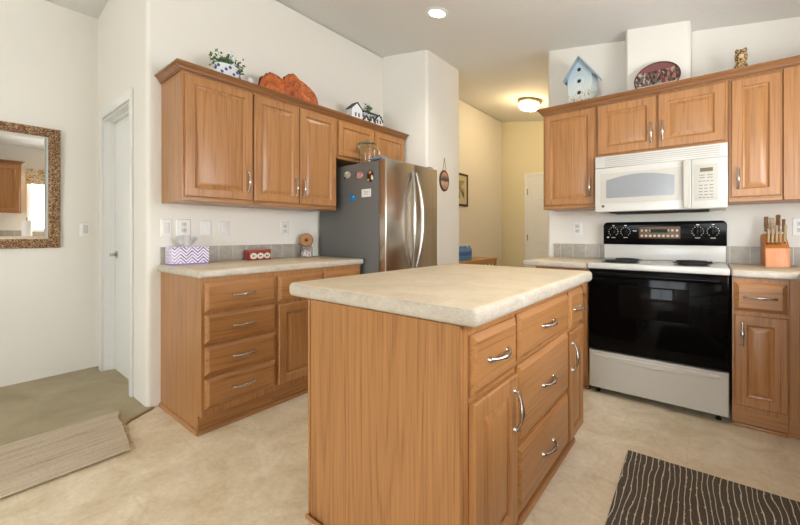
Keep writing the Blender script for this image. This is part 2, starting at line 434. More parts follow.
# --- upper cabinets on the left wall
UX = .335
def upper_left(label, y0, y1, z0, doors):
    o = (0, y0, z0); t = thing('upper_cabinet', label, 'cabinet', o, 0, 'upper cabinets on the left wall')
    bm = box(B(), .001, UX, .0005, y1-y0-.0005, 0, 2.09-z0, .002, 1)
    obj('body', bm, 'oak_v', t)
    bm = box(B(), UX+.0003, UX+.006, .0015, y1-y0-.0015, .0015, .022, .002, 1); obj('bottom_rail', bm, 'oak_y', t)
    for a in doors: door(t, local(FX(UX), o), *a[:4], hu=a[4], hz=a[5], L=a[6])
    return t
upper_left('single-door oak upper cabinet at the near left end above the tissue box', .970, 1.403, 1.312, [(.984, 1.398, 1.34, 2.07, 1.366, 1.462, .13)])
upper_left('two-door oak upper cabinet between the single-door one and the refrigerator', 1.4035, 2.134, 1.312, [(1.410, 1.766, 1.34, 2.07, 1.735, 1.458, .13), (1.773, 2.122, 1.34, 2.07, 1.802, 1.458, .13)])
upper_left('short two-door oak upper cabinet above the refrigerator', 2.1345, 3.02, 1.748, [(2.150, 2.575, 1.775, 2.07, 2.552, 1.86, .09), (2.583, 3.005, 1.775, 2.07, 2.606, 1.86, .09)])
bm = sweep(B(), [(.002, .9695), (UX+.0005, .9695), (UX+.0005, 3.0205), (.002, 3.0205)], CROWN, 1)
tag(obj('crown_molding', bm, 'oak_dark', smooth=20), 'stepped oak crown molding along the top of the left wall cabinets', 'molding')

# --- base cabinets on the left wall
BX = .612
def base_left(label, y0, y1, end):
    o = (0, y0, 0); t = thing('base_cabinet', label, 'cabinet', o, 0, 'base cabinets on the left wall'); w_ = y1-y0
    bm = prism(B(), [(.001, .0), (.555, .0), (.555, .105), (BX, .105), (BX, .8705), (.001, .8705)], 1, .0005, w_-.0005)
    obj('body', bm, 'oak_v', t)
    bm = box(B(), .5555, .568, .0005, w_-.0005, .0, .1045); obj('toe_kick', bm, 'oak_y', t)
    bm = prism(B(), [(.5685, 0), (.587, 0), (.587, .008), (.578, .02), (.5685, .022)], 1, -.010 if end else .0005, w_-.0005)
    if end: prism(bm, [(-.012, 0), (0, 0), (0, .022), (-.006, .02), (-.012, .008)], 0, .002, .5685)
    obj('shoe_molding', bm, 'oak_y', t)
    return t, local(FX(BX), o)
t, p = base_left('left oak base cabinet with a stack of four drawers under the tissue box', .966, 1.416, True)
for z0, z1 in ((.683, .84), (.506, .664), (.33, .487), (.146, .311)): drawer(t, p, .982, 1.407, z0, z1, 'oak_y', True, .13)
t, p = base_left('oak base cabinet beside the refrigerator with drawers over two doors', 1.4165, 2.15, False)
for a, b, h in ((1.425, 1.776, 1.75), (1.784, 2.134, 1.81)):
    drawer(t, p, a, b, .680, .838, 'oak_y', False); door(t, p, a, b, .141, .656, .057)
def counter(bm, x0, x1, y0, y1, z0, z1, bev=.013):
    box(bm, x0, x1, y0, y1, z0, z1, bev, 4)
    bmesh.ops.recalc_face_normals(bm, faces=bm.faces)
    for f in bm.faces: f.material_index = 0 if f.normal.z > .8 else 1
    return bm
tag(obj('countertop', counter(B(), .001, .637, .943, 2.168, .8712, .9145), ['laminate', 'edge'], smooth=40), 'beige laminate countertop on the left wall base cabinets', 'countertop')

# ------------------------------------------------------------------ island
o = (1.9, 1.6, 0); isl = thing('kitchen_island', 'oak kitchen island cabinet in the middle of the floor', 'island', o)
IX = 2.25; pI = local(FX(IX), o)
bm = prism(B(), [(1.558, 0), (2.2, 0), (2.2, .095), (IX, .095), (IX, .858), (1.558, .858)], 1, .999, 2.215)
bmesh.ops.translate(bm, verts=bm.verts, vec=(-o[0], -o[1], 0)); obj('body', bm, 'oak_v', isl)
def ib(name, mat, *a, bev=.002):
    bm = box(B(), *a, bev, 1); bmesh.ops.translate(bm, verts=bm.verts, vec=(-o[0], -o[1], 0)); return obj(name, bm, mat, isl)
ib('end_panel', 'oak_v', 1.566, 2.243, .985, .9985, .0, .857)
ib('corner_trim', 'oak_v', 1.5545, 1.5655, .981, 1.01, .0, .857); ib('corner_trim', 'oak_v', 2.2435, 2.2505, .981, .9985, .0, .857)
ib('toe_kick', 'oak_y', 2.2005, 2.213, 1.0, 2.19, 0, .094)
ib('base_molding', 'oak_y', 2.2135, 2.236, .99, 2.18, 0, .03, bev=.006)
ib('base_molding', 'oak_x', 1.549, 2.24, .97, .9805, 0, .018, bev=.004)
drawer(isl, pI, 1.030, 1.336, .645, .822, 'oak_y', True, .13)
door(isl, pI, 1.030, 1.336, .108, .627, .06, 1.308, .51, L=.135)
for z0, z1 in ((.662, .828), (.369, .645), (.108, .352)): drawer(isl, pI, 1.352, 1.945, z0, z1, 'oak_y', True, .13)
drawer(isl, pI, 1.970, 2.205, .648, .828, 'oak_y', True, .11)
door(isl, pI, 1.970, 2.205, .105, .632, .05, 1.994, .515, L=.13)
tag(obj('countertop', counter(B(), 1.430, 2.305, .972, 2.252, .8585, .914, .018), ['laminate', 'edge'], smooth=40), 'large beige laminate countertop on the kitchen island', 'countertop')

# ------------------------------------------------------------------ range wall cabinets
UY = 3.160
def upper_range(label, x0, x1, z0, doors):
    o = (x0, 3.482, z0); t = thing('upper_cabinet', label, 'cabinet', o, 0, 'upper cabinets over the range wall')
    obj('body', box(B(), .0005, x1-x0-.0005, UY-3.482, 0, 0, 2.09-z0, .002, 1), 'oak_v', t)
    obj('bottom_rail', box(B(), .002, x1-x0-.002, UY-3.482-.005, UY-3.482-.0003, .0015, .02, .002, 1), 'oak_x', t)
    for a in doors: door(t, local(FY(UY), o), *a[:4], inset=a[6], hu=a[4], hz=a[5], L=a[7])
    return t
upper_range('tall single-door oak upper cabinet to the left of the microwave', 1.723, 2.123, 1.312, [(1.742, 2.114, 1.342, 2.073, 2.085, 1.468, .05, .13)])
upper_range('short wide two-door oak upper cabinet above the microwave', 2.1235, 2.892, 1.68, [(2.138, 2.510, 1.706, 2.073, 2.482, 1.82, .06, .13), (2.521, 2.880, 1.706, 2.073, 2.548, 1.82, .06, .13)])
upper_range('tall narrow single-door oak upper cabinet to the right of the microwave', 2.8925, 3.140, 1.312, [(2.906, 3.131, 1.342, 2.072, 2.940, 1.455, .055, .12)])
o = (3.1405, 3.482, 1.312); t = thing('upper_cabinet', 'plain-faced oak corner upper cabinet at the right edge of the photo', 'cabinet', o, 0, 'upper cabinets over the range wall')
obj('body', box(B(), .0005, .655, UY-3.482-.012, 0, 0, .778, .002, 1), 'oak_v', t)
obj('bottom_rail', box(B(), .002, .33, UY-3.482-.018, UY-3.482-.0125, .0015, .02, .002, 1), 'oak_x', t)
bm = sweep(B(), [(1.7225, UY+.006), (1.7225, UY-.0135), (3.79, UY-.0135)], CROWN, 1)
tag(obj('crown_molding', bm, 'oak_dark_x', smooth=20), 'stepped oak crown molding along the top of the range wall cabinets', 'molding')
bm = sweep(B(), [(1.7225, 3.480), (1.7225, UY+.0065)], CROWN, 1)
tag(obj('crown_molding', bm, 'oak_dark', smooth=20), 'short oak crown return on the hall side of the range wall cabinets', 'molding')

RY = 2.92
def base_range(label, x0, x1):
    o = (x0, 3.482, 0); t = thing('base_cabinet', label, 'cabinet', o, 0, 'base cabinets on the range wall'); w_ = x1-x0
    fy = RY-3.482
    bm = prism(B(), [(0, 0), (fy+.05, 0), (fy+.05, .105), (fy, .105), (fy, .8655), (0, .8655)], 0, .0005, w_-.0005)
    obj('body', bm, 'oak_v', t)
    obj('toe_kick', box(B(), .0005, w_-.0005, fy+.037, fy+.0495, 0, .1045), 'oak_x', t)
    obj('shoe_molding', box(B(), .0005, w_-.0005, fy+.02, fy+.0365, 0, .018, .005, 2), 'oak_x', t)
    return t, local(FY(RY), o)
t, p = base_range('small oak base cabinet left of the range, mostly behind the island', 1.745, 2.124)
drawer(t, p, 1.765, 2.115, .68, .838, 'oak_x', True, .12); door(t, p, 1.765, 2.115, .14, .656, .055, 2.08, .55)
t, p = base_range('narrow oak base cabinet right of the range with drawer over door', 2.902, 3.139)
drawer(t, p, 2.911, 3.129, .675, .838, 'oak_x', True, .13); door(t, p, 2.911, 3.131, .135, .652, .058, 2.945, .545, L=.13)
o = (3.1395, 3.482, 0); t = thing('base_cabinet', 'plain oak corner base cabinet at the lower right edge of the photo', 'cabinet', o, 0, 'base cabinets on the range wall')
bm = prism(B(), [(0, 0), (RY-3.482+.05, 0), (RY-3.482+.05, .105), (RY-3.482-.004, .105), (RY-3.482-.004, .8655), (0, .8655)], 0, .0005, .655)
obj('body', bm, 'oak_v', t)
obj('toe_kick', box(B(), .0005, .06, RY-3.482+.037, RY-3.482+.0495, 0, .1045), 'oak_x', t)
tag(obj('countertop', counter(B(), 1.655, 2.125, 2.885, 3.482, .8662, .908), ['laminate', 'edge'], smooth=40), 'short beige laminate countertop to the left of the range', 'countertop')
bm = B(); counter(bm, 2.898, 3.799, 2.885, 3.482, .8662, .908); 
tag(obj('countertop', bm, ['laminate', 'edge'], smooth=40), 'beige laminate countertop right of the range under the knife block', 'countertop')
# run along the right-hand wall (seen only in the mirror)
tag(obj('countertop', counter(B(), 3.165, 3.786, -.6, 2.8845, .8662, .908), ['laminate', 'edge'], smooth=40), 'laminate countertop under the window, reflected in the gilt mirror', 'countertop')
for y0, y1, lb in ((-.58, 1.1, 'oak base cabinet below the reflected counter, nearer half'), (1.1005, 2.86, 'oak base cabinet under the window on the right-hand wall')):
    o = (3.786, y0, 0); t = thing('base_cabinet', lb, 'cabinet', o, 0, 'base cabinets on the right-hand wall')
    bm = prism(B(), [(0, 0), (-.53, 0), (-.53, .105), (-.58, .105), (-.58, .8655), (0, .8655)], 1, .0005, y1-y0-.0005); obj('body', bm, 'oak_v', t)
    n = 3; ww = (y1-y0)/n
    for k in range(n):
        a, b = y0+k*ww+.01, y0+(k+1)*ww-.01
        q = local(FNX(3.206), o); drawer(t, q, a, b, .68, .838, 'oak_y', True); door(t, q, a, b, .14, .656, .057, a+.03, .55)
o = (3.799, .10, 1.312); t = thing('upper_cabinet', 'oak upper cabinet reflected at the left of the gilt mirror', 'cabinet', o)
obj('body', box(B(), -.33, -.0005, .0, .76, 0, .778, .002, 1), 'oak_v', t)
q = local(FNX(3.469), o)
door(t, q, .115, .475, 1.34, 2.07, .055, .445, 1.46); door(t, q, .485, .845, 1.34, 2.07, .055, .515, 1.46)
bm = sweep(B(), [(3.797, .0995), (3.4685, .0995), (3.4685, .8605), (3.797, .8605)], CROWN, -1)
tag(obj('crown_molding', bm, 'oak_dark', smooth=20), 'short oak crown molding on the cabinet reflected in the mirror', 'molding')
# window over that counter
bm = B(); y0, y1, z0, z1 = 1.0, 2.3, 1.06, 2.0
for a in ((y0-.05, y0), (y1, y1+.05)): box(bm, 3.76, 3.7995, a[0], a[1], z0-.05, z1+.05)
box(bm, 3.76, 3.7995, y0, y1, z1, z1+.05); box(bm, 3.74, 3.7995, y0-.06, y1+.06, z0-.05, z0-.001)
wf = struct('window_1', bm, 'trim')
obj('window_pane', box(B(), 3.785, 3.799, y0, y1, z0, z1), emit('daylit kitchen window', (0.89, 0.95, 1, 1), WIN_RIGHT), wf)
t = thing('window_blind', 'white slatted blind lowered over the window seen in the mirror', 'blind', (3.745, 1.65, 2.0))
obj('headrail', box(B(), -.02, .014, -.64, .64, -.045, -.002), 'trim', t)
bm = B()
for k in range(22):
    z = -.07-.04*k
    prism(bm, [(-.012, z+.012), (-.011, z+.0135), (.012, z-.0105), (.011, z-.012)], 1, -.64, .64)
sl = obj('slats', bm, emit('glowing blind slats', (0.90, 0.95, 1, 1), WIN_RIGHT*.6), t)  # slats emit; the daylight through the blind is put into their material
M['valance'] = vor('floral valance cloth', [(226, 214, 190), (232, 222, 202), (206, 182, 140), (176, 142, 104), (222, 208, 180)], 60, 0.9)
bm = B(); n = 60; pr_ = []
for i in range(n+1):
    y = .93+1.44*i/n; pr_.append((3.70+.012*math.sin(i*1.25), y))
pts = pr_+[(x+.006, y) for x, y in pr_[::-1]]
prism(bm, pts, 2, 1.80, 2.055)
tag(obj('window_valance', bm, 'valance'), 'gathered floral valance above the blind seen in the mirror', 'valance')
t = thing('paper_towel', 'upright roll of white paper towel reflected low in the mirror', 'paper towel', (3.52, .93, .9085))
obj('roll', lathe(B(), [(.0, .012), (.06, .012), (.06, .285), (.015, .285), (.015, .27), (0, .27)], n=24), 'trim', t)
obj('stand', lathe(B(), [(0, 0), (.075, 0), (.075, .01), (.008, .0115), (.008, .271), (.008, .32), (.014, .33), (0, .342)], n=20), 'oak_v', t)

# ------------------------------------------------------------------ refrigerator
o = (.42, 2.545, 0); fr = thing('refrigerator', 'stainless french-door refrigerator with dark grey side in the alcove', 'refrigerator', o)
def fb(name, mat, *a, bev=.004, seg=2, parent=fr):
    bm = box(B(), *a, bev, seg); bmesh.ops.translate(bm, verts=bm.verts, vec=(-o[0], -o[1], 0)); return obj(name, bm, mat, parent)
fb('body', 'dark_grey', .03, .768, 2.2, 2.89, .02, 1.69)
for a, b in ((2.2, 2.5425), (2.5475, 2.89)):
    fb('door', 'steel', .772, .844, a, b, .64, 1.70, bev=.006, seg=3)
fb('freezer_drawer', 'steel', .772, .844, 2.2, 2.89, .06, .63, bev=.006, seg=3)
fb('toe_grille', 'black_matte', .70, .80, 2.21, 2.88, .0, .058)
for y in (2.235, 2.855): fb('hinge_cover', plain('blue grey hinge cover', (120, 130, 146), .5), .66, .80, y-.03, y+.03, 1.7005, 1.725, bev=.008)
for y, sg in ((2.522, -1), (2.568, 1)):
    pts = []; n = 20
    for i in range(n+1):
        s = -1+2*i/n
        pts.append((.851+.048*(1-abs(s)**2.4)-o[0], y+sg*.030*(1-s*s)-o[1], 1.225+s*.40))
    obj('handle', tube(B(), pts, .014, 12), 'nickel', fr)
obj('handle', tube(B(), [(.848-o[0], 2.28-o[1], .575), (.89-o[0], 2.30-o[1], .575), (.895-o[0], 2.545-o[1], .575), (.89-o[0], 2.79-o[1], .575), (.848-o[0], 2.81-o[1], .575)], .011, 10), 'chrome', fr)
# magnets
def magnet(name, label, x, z, blobs):
    t = thing(name, label, 'magnet', (x, 2.1995, z), 0, 'magnets on the refrigerator side')
    for nm, dx, dz, rx, rz_, c in blobs:
        bm = lathe(B(), [(0, 0), (1, 0), (.95, -.004), (.6, -.009), (0, -.011)], (0, 0, 0), 16, 1)
        for v in bm.verts: v.co.x *= rx; v.co.z *= rz_
        obj(nm, bm, plain('magnet paint', c, .4), t, (dx, -.0004*len(blobs), dz))
magnet('fridge_magnet', 'white and yellow figure magnet, upper left on the refrigerator side', .405, 1.608, [('back', 0, 0, .04, .03, (170, 164, 150)), ('face', -.004, .012, .028, .018, (216, 214, 196)), ('patch', .014, -.006, .016, .015, (210, 180, 110)), ('tip', -.03, -.02, .013, .012, (40, 36, 34))])
magnet('fridge_magnet', 'pink rosy magnet, upper middle on the refrigerator side', .55, 1.592, [('back', 0, 0, .046, .028, (196, 150, 140)), ('face', -.01, .004, .02, .02, (222, 180, 170)), ('patch', .02, .006, .018, .02, (176, 116, 112)), ('patch', -.032, .004, .011, .022, (60, 48, 44))])
magnet('fridge_magnet', 'orange and black magnet, upper right on the refrigerator side', .675, 1.575, [('back', 0, 0, .036, .05, (52, 34, 22)), ('face', .004, .022, .022, .022, (222, 140, 52)), ('patch', .022, -.012, .012, .024, (222, 206, 180)), ('patch', -.012, -.03, .02, .014, (206, 150, 60))])
magnet('fridge_magnet', 'round blue magnet, lowest on the refrigerator side', .467, 1.412, [('disc', 0, 0, .042, .03, (20, 116, 170)), ('highlight', .018, .008, .012, .01, (190, 214, 226))])
t = thing('note_card', 'small white note card held on the refrigerator side', 'note', (.63, 2.1994, 1.442))
obj('card', box(B(), -.053, .053, -.002, 0, -.032, .032), 'trim', t)
bm = B(); 
for k in range(3): box(bm, -.032+.004*k, .03-.006*k, -.0026, -.0021, .010-.011*k, .013-.011*k)
obj('print', bm, plain('grey print', (150, 150, 150), .7), t)
# glass canister on the fridge
t = thing('glass_canister', 'clear glass canister with green lid on top of the refrigerator', 'canister', (.437, 2.40, 1.6905))
obj('jar', lathe(B(), [(0, 0), (.068, 0), (.074, .008), (.074, .16), (.066, .175), (.063, .175), (.07, .158), (.07, .012), (0, .010)], n=28), 'glass', t)
obj('lid', lathe(B(), [(0, .1755), (.076, .1755), (.079, .182), (.079, .215), (.07, .224), (.02, .226), (.0, .226)], n=28), 'green_glass', t)
obj('knob', lathe(B(), [(0, .2265), (.014, .2265), (.018, .238), (.012, .248), (0, .25)], n=16), 'green_glass', t)

# ------------------------------------------------------------------ microwave
o = (2.511, 3.482, 1.272); mw = thing('microwave', 'white over-the-range microwave hung below the short cabinet', 'microwave', o)
def mb(name, mat, *a, bev=.003, seg=2, parent=mw):
    bm = box(B(), *a, bev, seg); bmesh.ops.translate(bm, verts=bm.verts, vec=(-o[0], -o[1], -o[2])); return obj(name, bm, mat, parent)
mb('body', 'white_app', 2.134, 2.888, 3.11, 3.482, 1.274, 1.6795)
mb('underside', 'black_matte', 2.22, 2.80, 3.14, 3.44, 1.266, 1.2735)
g = mb('vent_grille', 'white_app', 2.134, 2.888, 3.088, 3.1095, 1.596, 1.679)
bm = B()
for k in range(5): box(bm, 2.20-o[0], 2.85-o[0], 3.0865-o[1], 3.0878-o[1], 1.607+.0135*k-o[2], 1.613+.0135*k-o[2])
obj('louvers', bm, plain('louver shade', (176, 170, 160), .6), g)
# bowed door
bm = B(); pts = []; n = 16
for i in range(n+1): s = i/n; pts.append((2.134+.572*s-o[0], 3.092-.016*math.sin(PI*(s*.5+.0))-o[1]))
pts += [(2.706-o[0], 3.1095-o[1]), (2.134-o[0], 3.1095-o[1])]
prism(bm, pts, 2, 1.276-o[2], 1.593-o[2], .003, 2); dr = obj('door', bm, 'white_app', mw)
def bow(x): s = (x-2.134)/.572; return 3.092-.016*math.sin(PI*s*.5)
def onbow(pts2, d0, d1):
    bm = B(); a = [bm.verts.new((x-o[0], bow(x)-d0-o[1], z-o[2])) for x, z in pts2]; b = [bm.verts.new((x-o[0], bow(x)-d1-o[1], z-o[2])) for x, z in pts2]
    m_ = len(pts2)//2
    for q in (a, b):
        for i in range(m_-1): bm.faces.new((q[i], q[i+1], q[-2-i], q[-1-i]))
    N = len(pts2)
    for i in range(N): bm.faces.new((a[i], a[(i+1) % N], b[(i+1) % N], b[i]))
    return bm
xs = [2.168+(2.665-2.168)*i/14 for i in range(15)]
bm = onbow([(x, 1.335) for x in xs]+[(x, 1.552) for x in xs[::-1]], .0003, .0035); obj('door_panel', bm, 'white_warm', dr)
xs = [2.208+(2.618-2.208)*i/14 for i in range(15)]
top = [1.502+.032*math.sin(PI*i/14) for i in range(15)]
bm = onbow([(x, 1.372) for x in xs]+[(x, z) for x, z in zip(xs[::-1], top[::-1])], .0036, .0046); obj('window', bm, 'grey_win', dr)
bm = B(); lathe(bm, [(0, 0), (.0105, 0), (.0105, -.0015), (0, -.0015)], (2.186-o[0], 3.0895-o[1], 1.315-o[2]), 20, 1)
bd = obj('badge', bm, plain('badge grey', (70, 70, 72), .4, .2), dr)
bm = B(); n = 20
tube(bm, [(2.186-o[0]+.0078*math.cos(2*PI*i/n), 3.0875-o[1], 1.315-o[2]+.0078*math.sin(2*PI*i/n)) for i in range(n)], .0008, 5, True)
tube(bm, [(2.186-o[0]+.004*math.cos(a)-.002, 3.0875-o[1], 1.315-o[2]+.004*math.sin(a)) for a in [k*.5 for k in range(2, 12)]], .0007, 5)
tube(bm, [(2.186-o[0]+.004-.003*math.cos(a)*(.6), 3.0875-o[1], 1.315-o[2]+.004*math.sin(a)) for a in [k*.5-1.5 for k in range(8)]], .0007, 5)
obj('monogram', bm, 'chrome', bd)
hb = B(); prism(hb, [(2.663-o[0], 3.06-o[1]), (2.668-o[0], 3.048-o[1]), (2.694-o[0], 3.048-o[1]), (2.700-o[0], 3.06-o[1]), (2.700-o[0], 3.0755-o[1]), (2.663-o[0], 3.0755-o[1])], 2, 1.283-o[2], 1.588-o[2], .004, 2)
obj('handle', hb, 'white_warm', dr)
cp = mb('control_panel', 'white_app', 2.709, 2.888, 3.078, 3.1095, 1.276, 1.593)
mb('panel_overlay', 'white_warm', 2.722, 2.842, 3.0765, 3.0778, 1.325, 1.555, bev=.0005, parent=cp)
mb('display', plain('dark amber display', (92, 80, 44), .2), 2.752, 2.816, 3.0755, 3.0764, 1.508, 1.532, bev=0, parent=cp)
KP = plain('grey keypad print', (120, 118, 112), .6)
rows = [(1.486, 2), (1.470, 2), (1.448, 4), (1.422, 3), (1.402, 3), (1.382, 3), (1.362, 3), (1.344, 4)]
for z, nn in rows:
    for k in range(nn):
        x = 2.782+(k-(nn-1)/2)*(.078/nn)
        bm = box(B(), x-.02/nn*1.4-o[0], x+.02/nn*1.4-o[0], 3.0757-o[1], 3.0764-o[1], z-.0025-o[2], z+.0025-o[2])
        obj('key', bm, KP, cp)

# ------------------------------------------------------------------ range
o = (2.511, 3.18, 0); rg = thing('electric_range', 'white electric range with black oven door and black control panel', 'stove', o)
def rb(name, mat, *a, bev=.004, seg=2, parent=rg):
    bm = box(B(), *a, bev, seg); bmesh.ops.translate(bm, verts=bm.verts, vec=(-o[0], -o[1], 0)); return obj(name, bm, mat, parent)
X0, X1 = 2.130, 2.892
rb('body', 'black_enamel', X0+.002, X1-.002, 2.95, 3.47, .05, .872)
ct = rb('cooktop', 'white_app', X0, X1, 2.875, 3.40, .8725, .914, bev=.01, seg=3)
dr = rb('oven_door', 'black_gloss', X0+.004, X1-.004, 2.905, 2.9495, .312, .866, bev=.006)
ow = rb('window', plain('oven window glass', (14, 12, 11), .06, 0, .1), X0+.19, X1-.19, 2.9035, 2.9047, .56, .77, bev=.0005, parent=dr)
bm = B()
tube(bm, [(X0+.05-o[0], 2.868-o[1], .838), (X1-.05-o[0], 2.868-o[1], .838)], .014, 12)
for x in (X0+.06, X1-.06): tube(bm, [(x-o[0], 2.868-o[1], .838), (x-o[0], 2.9048-o[1], .838)], .011, 10)
obj('handle', bm, 'black_enamel', dr)
bm = ringpanel(B(), X0+.004-o[0], X1-.004-o[0], .045, .302, [(0, 0), (0, .038), (.006, .045)], lambda u, d, z: (u, 2.9495-d-o[1], z))
dw = obj('storage_drawer', bm, 'white_warm', rg)
bm = B(); n = 16
pts = [(X0+.04+.68*i/n-o[0], .282-.0*i) for i in range(n+1)]+[(X1-.04-.68*i/n-o[0], .262-.018*math.sin(PI*i/n)) for i in range(n+1)]
a = [bm.verts.new((x, 2.9043-o[1], z)) for x, z in pts]; b = [bm.verts.new((x, 2.898-o[1], z+(.004 if z < .27 else -.008))) for x, z in pts]
bm.faces.new(a); bm.faces.new(b)
for i in range(len(pts)): bm.faces.new((a[i], a[(i+1) % len(pts)], b[(i+1) % len(pts)], b[i]))
obj('grip_lip', bm, 'white_warm', dw)
for x in (X0+.05, X1-.05): 
    for y in (2.97, 3.43):
        bm = lathe(B(), [(0, 0), (.014, 0), (.014, .012), (.008, .014), (.008, .0497), (0, .0497)], (x-o[0], y-o[1], 0), 12); obj('foot', bm, 'black_matte', rg)
bg = rb('backguard', 'white_app', X0+.002, X1-.002, 3.40, 3.468, .9145, 1.03, bev=.006)
bm = prism(B(), [(X0-.002-o[0], 1.0305), (X1+.002-o[0], 1.0305)] + [(x, z) for x, z in arc(X1+.002-.03-o[0], 1.175, .03, 0, 90)] + [(x, z) for x, z in arc(X0-.002+.03-o[0], 1.175, .03, 90, 180)], 1, 3.394-o[1], 3.468-o[1], .004, 2)
pn = obj('control_panel', bm, 'black_enamel', rg)
def py(z): return 3.394
bm = ringpanel(B(), 2.375-o[0], 2.635-o[0], 1.078, 1.168, [(0, -.001), (0, .003), (.004, .004), (.006, .002), (.008, .002)], lambda u, d, z: (u, py(z)-d-o[1], z))
dp = obj('clock_display', bm, plain('bronze display frame', (84, 58, 36), .35, .3), pn)
bm = box(B(), 2.45-o[0], 2.56-o[0], py(1.13)-.0045-o[1], py(1.13)-.0025-o[1], 1.122, 1.148); obj('clock_glass', bm, plain('dark green clock glass', (22, 40, 22), .35, 0, .1), dp)
PB = plain('pale push button', (206, 190, 160), .4)
for k in range(9):
    if k in (3, 4, 5) : zs = (1.098,)
    else: zs = (1.098, 1.138)
    for z in zs: obj('push_button', lathe(B(), [(0, 0), (.009, 0), (.008, -.002), (0, -.0025)], (2.395+.0275*k-o[0], py(z)-.0021-o[1], z), 10, 1), PB, dp)
DP = plain('white dial print', (226, 224, 216), .5)
for x in (2.2, 2.285, 2.735, 2.82):
    bm = B()
    for k in range(11):
        an = math.radians(-230+28*k); R_ = .033
        box(bm, x+R_*math.cos(an)-.0022-o[0], x+R_*math.cos(an)+.0022-o[0], py(1.13)-.0022-o[1], py(1.13)+.002-o[1], 1.130-R_*math.sin(an)-.0022, 1.130-R_*math.sin(an)+.0022)
    box(bm, x-.008-o[0], x+.008-o[0], py(1.177)-.0022-o[1], py(1.177)+.002-o[1], 1.174, 1.181)
    box(bm, x-.014-o[0], x+.014-o[0], py(1.085)-.0022-o[1], py(1.085)+.002-o[1], 1.082, 1.086)
    obj('dial_marks', bm, DP, pn)
bm = B()
box(bm, 2.335-o[0], 2.36-o[0], py(1.135)-.0022-o[1], py(1.135)+.002-o[1], 1.133, 1.137)
obj('brand_mark', bm, DP, pn); bm = B()
box(bm, 2.155-o[0], 2.168-o[0], py(1.085)-.0022-o[1], py(1.085)+.002-o[1], 1.080, 1.090)
obj('indicator_mark', bm, DP, pn)
for x in (2.2, 2.285, 2.735, 2.82):
    bm = lathe(B(), [(0, 0), (.024, 0), (.022, -.014), (.016, -.016), (0, -.016)], (0, 0, 0), 20, 1); box(bm, -.0045, .0045, -.028, -.0155, -.02, .02, .002, 1)
    obj('knob', bm, 'black_enamel', pn, (x-o[0], py(1.13)-.0004-o[1], 1.130))
for x, y, R_ in ((2.31, 3.02, .10), (2.31, 3.27, .078), (2.71, 3.02, .078), (2.71, 3.27, .10)):
    bm = lathe(B(), [(0, .002), (R_*.8, .002), (R_+.008, .005), (R_+.016, .004), (R_+.016, 0), (0, 0)], (0, 0, 0), 32)
    pan = obj('drip_pan', bm, plain('dark chrome drip pan', (70, 66, 62), .3, .8), ct, (x-o[0], y-o[1], .9143))
    n = 120; turns = 4 if R_ > .09 else 3
    pts = [((.022+(R_-.022)*i/n)*math.cos(2*PI*turns*i/n), (.022+(R_-.022)*i/n)*math.sin(2*PI*turns*i/n), .0095) for i in range(n+1)]
    obj('coil', tube(B(), pts, .0055, 6), 'black_matte', pan)

# ------------------------------------------------------------------ things on the counters
# knife block
t = thing('knife_block', 'slanted wooden knife block holding wood-handled knives right of the range', 'knife block', (3.125, 3.36, .9085), math.radians(4))
KB = wood('knife block maple', 2, (226, 152, 82), (210, 128, 58), (176, 100, 42))
obj('block', prism(B(), [(-.085, 0), (.075, 0), (.078, .19), (.03, .205), (-.03, .15), (-.075, .115)], 0, -.056, .056, .003, 2), KB, t)
HW = [wood('knife handle dark', 2, (150, 112, 76), (122, 86, 54), (92, 60, 36)), wood('knife handle pale', 2, (206, 184, 150), (184, 160, 124), (150, 124, 90))]
def knife(label, x, y0, z0, L, rr, m, tilt=-.42, bolster=True):
    k = thing('kitchen_knife', label, 'knife', (3.125+x, 3.36+y0, .9085+z0), 0, 'knives in the knife block')
    d = Vector((0, math.sin(tilt), math.cos(tilt)))
    pts = [d*(L*s) for s in (0, .12, .4, .7, .92, 1)]
    bm = tube(B(), pts, [rr*.8, rr*.85, rr*1.05, rr*.9, rr*1.1, rr*.7], 8)
    for v in bm.verts: v.co.x *= 0.75
    obj('handle', bm, m, k)
    obj('bolster', tube(B(), [-d*.012, -d*.0005], rr*.8, 8), 'chrome', k)
for i, x in enumerate((-.036, -.018, 0, .018)):
    knife('pale-handled steak knife, %s in the front row of the block' % ('leftmost', 'second from left', 'third from left', 'fourth from left')[i], x, -.075, .152, .085, .0085, HW[1], -.1)
knife('pale-handled steak knife rightmost in the front row, standing tallest there', .038, -.075, .158, .10, .0095, HW[1], -.1)
knife('dark wooden-handled knife at the back left of the block', -.038, .028, .232, .085, .014, HW[0], -.1)
knife('pale wooden-handled knife in the back row beside the dark left one', -.012, -.005, .216, .09, .0125, HW[1], -.12)
knife('short pale-handled knife between the two rows of the block', .004, -.034, .19, .07, .011, HW[1], -.12)
knife('tall dark wooden-handled knife standing highest in the block', .018, .028, .232, .095, .015, HW[0], -.1)
knife('slim brown-handled knife at the back right of the block', .043, .02, .228, .07, .011, HW[0], -.1)

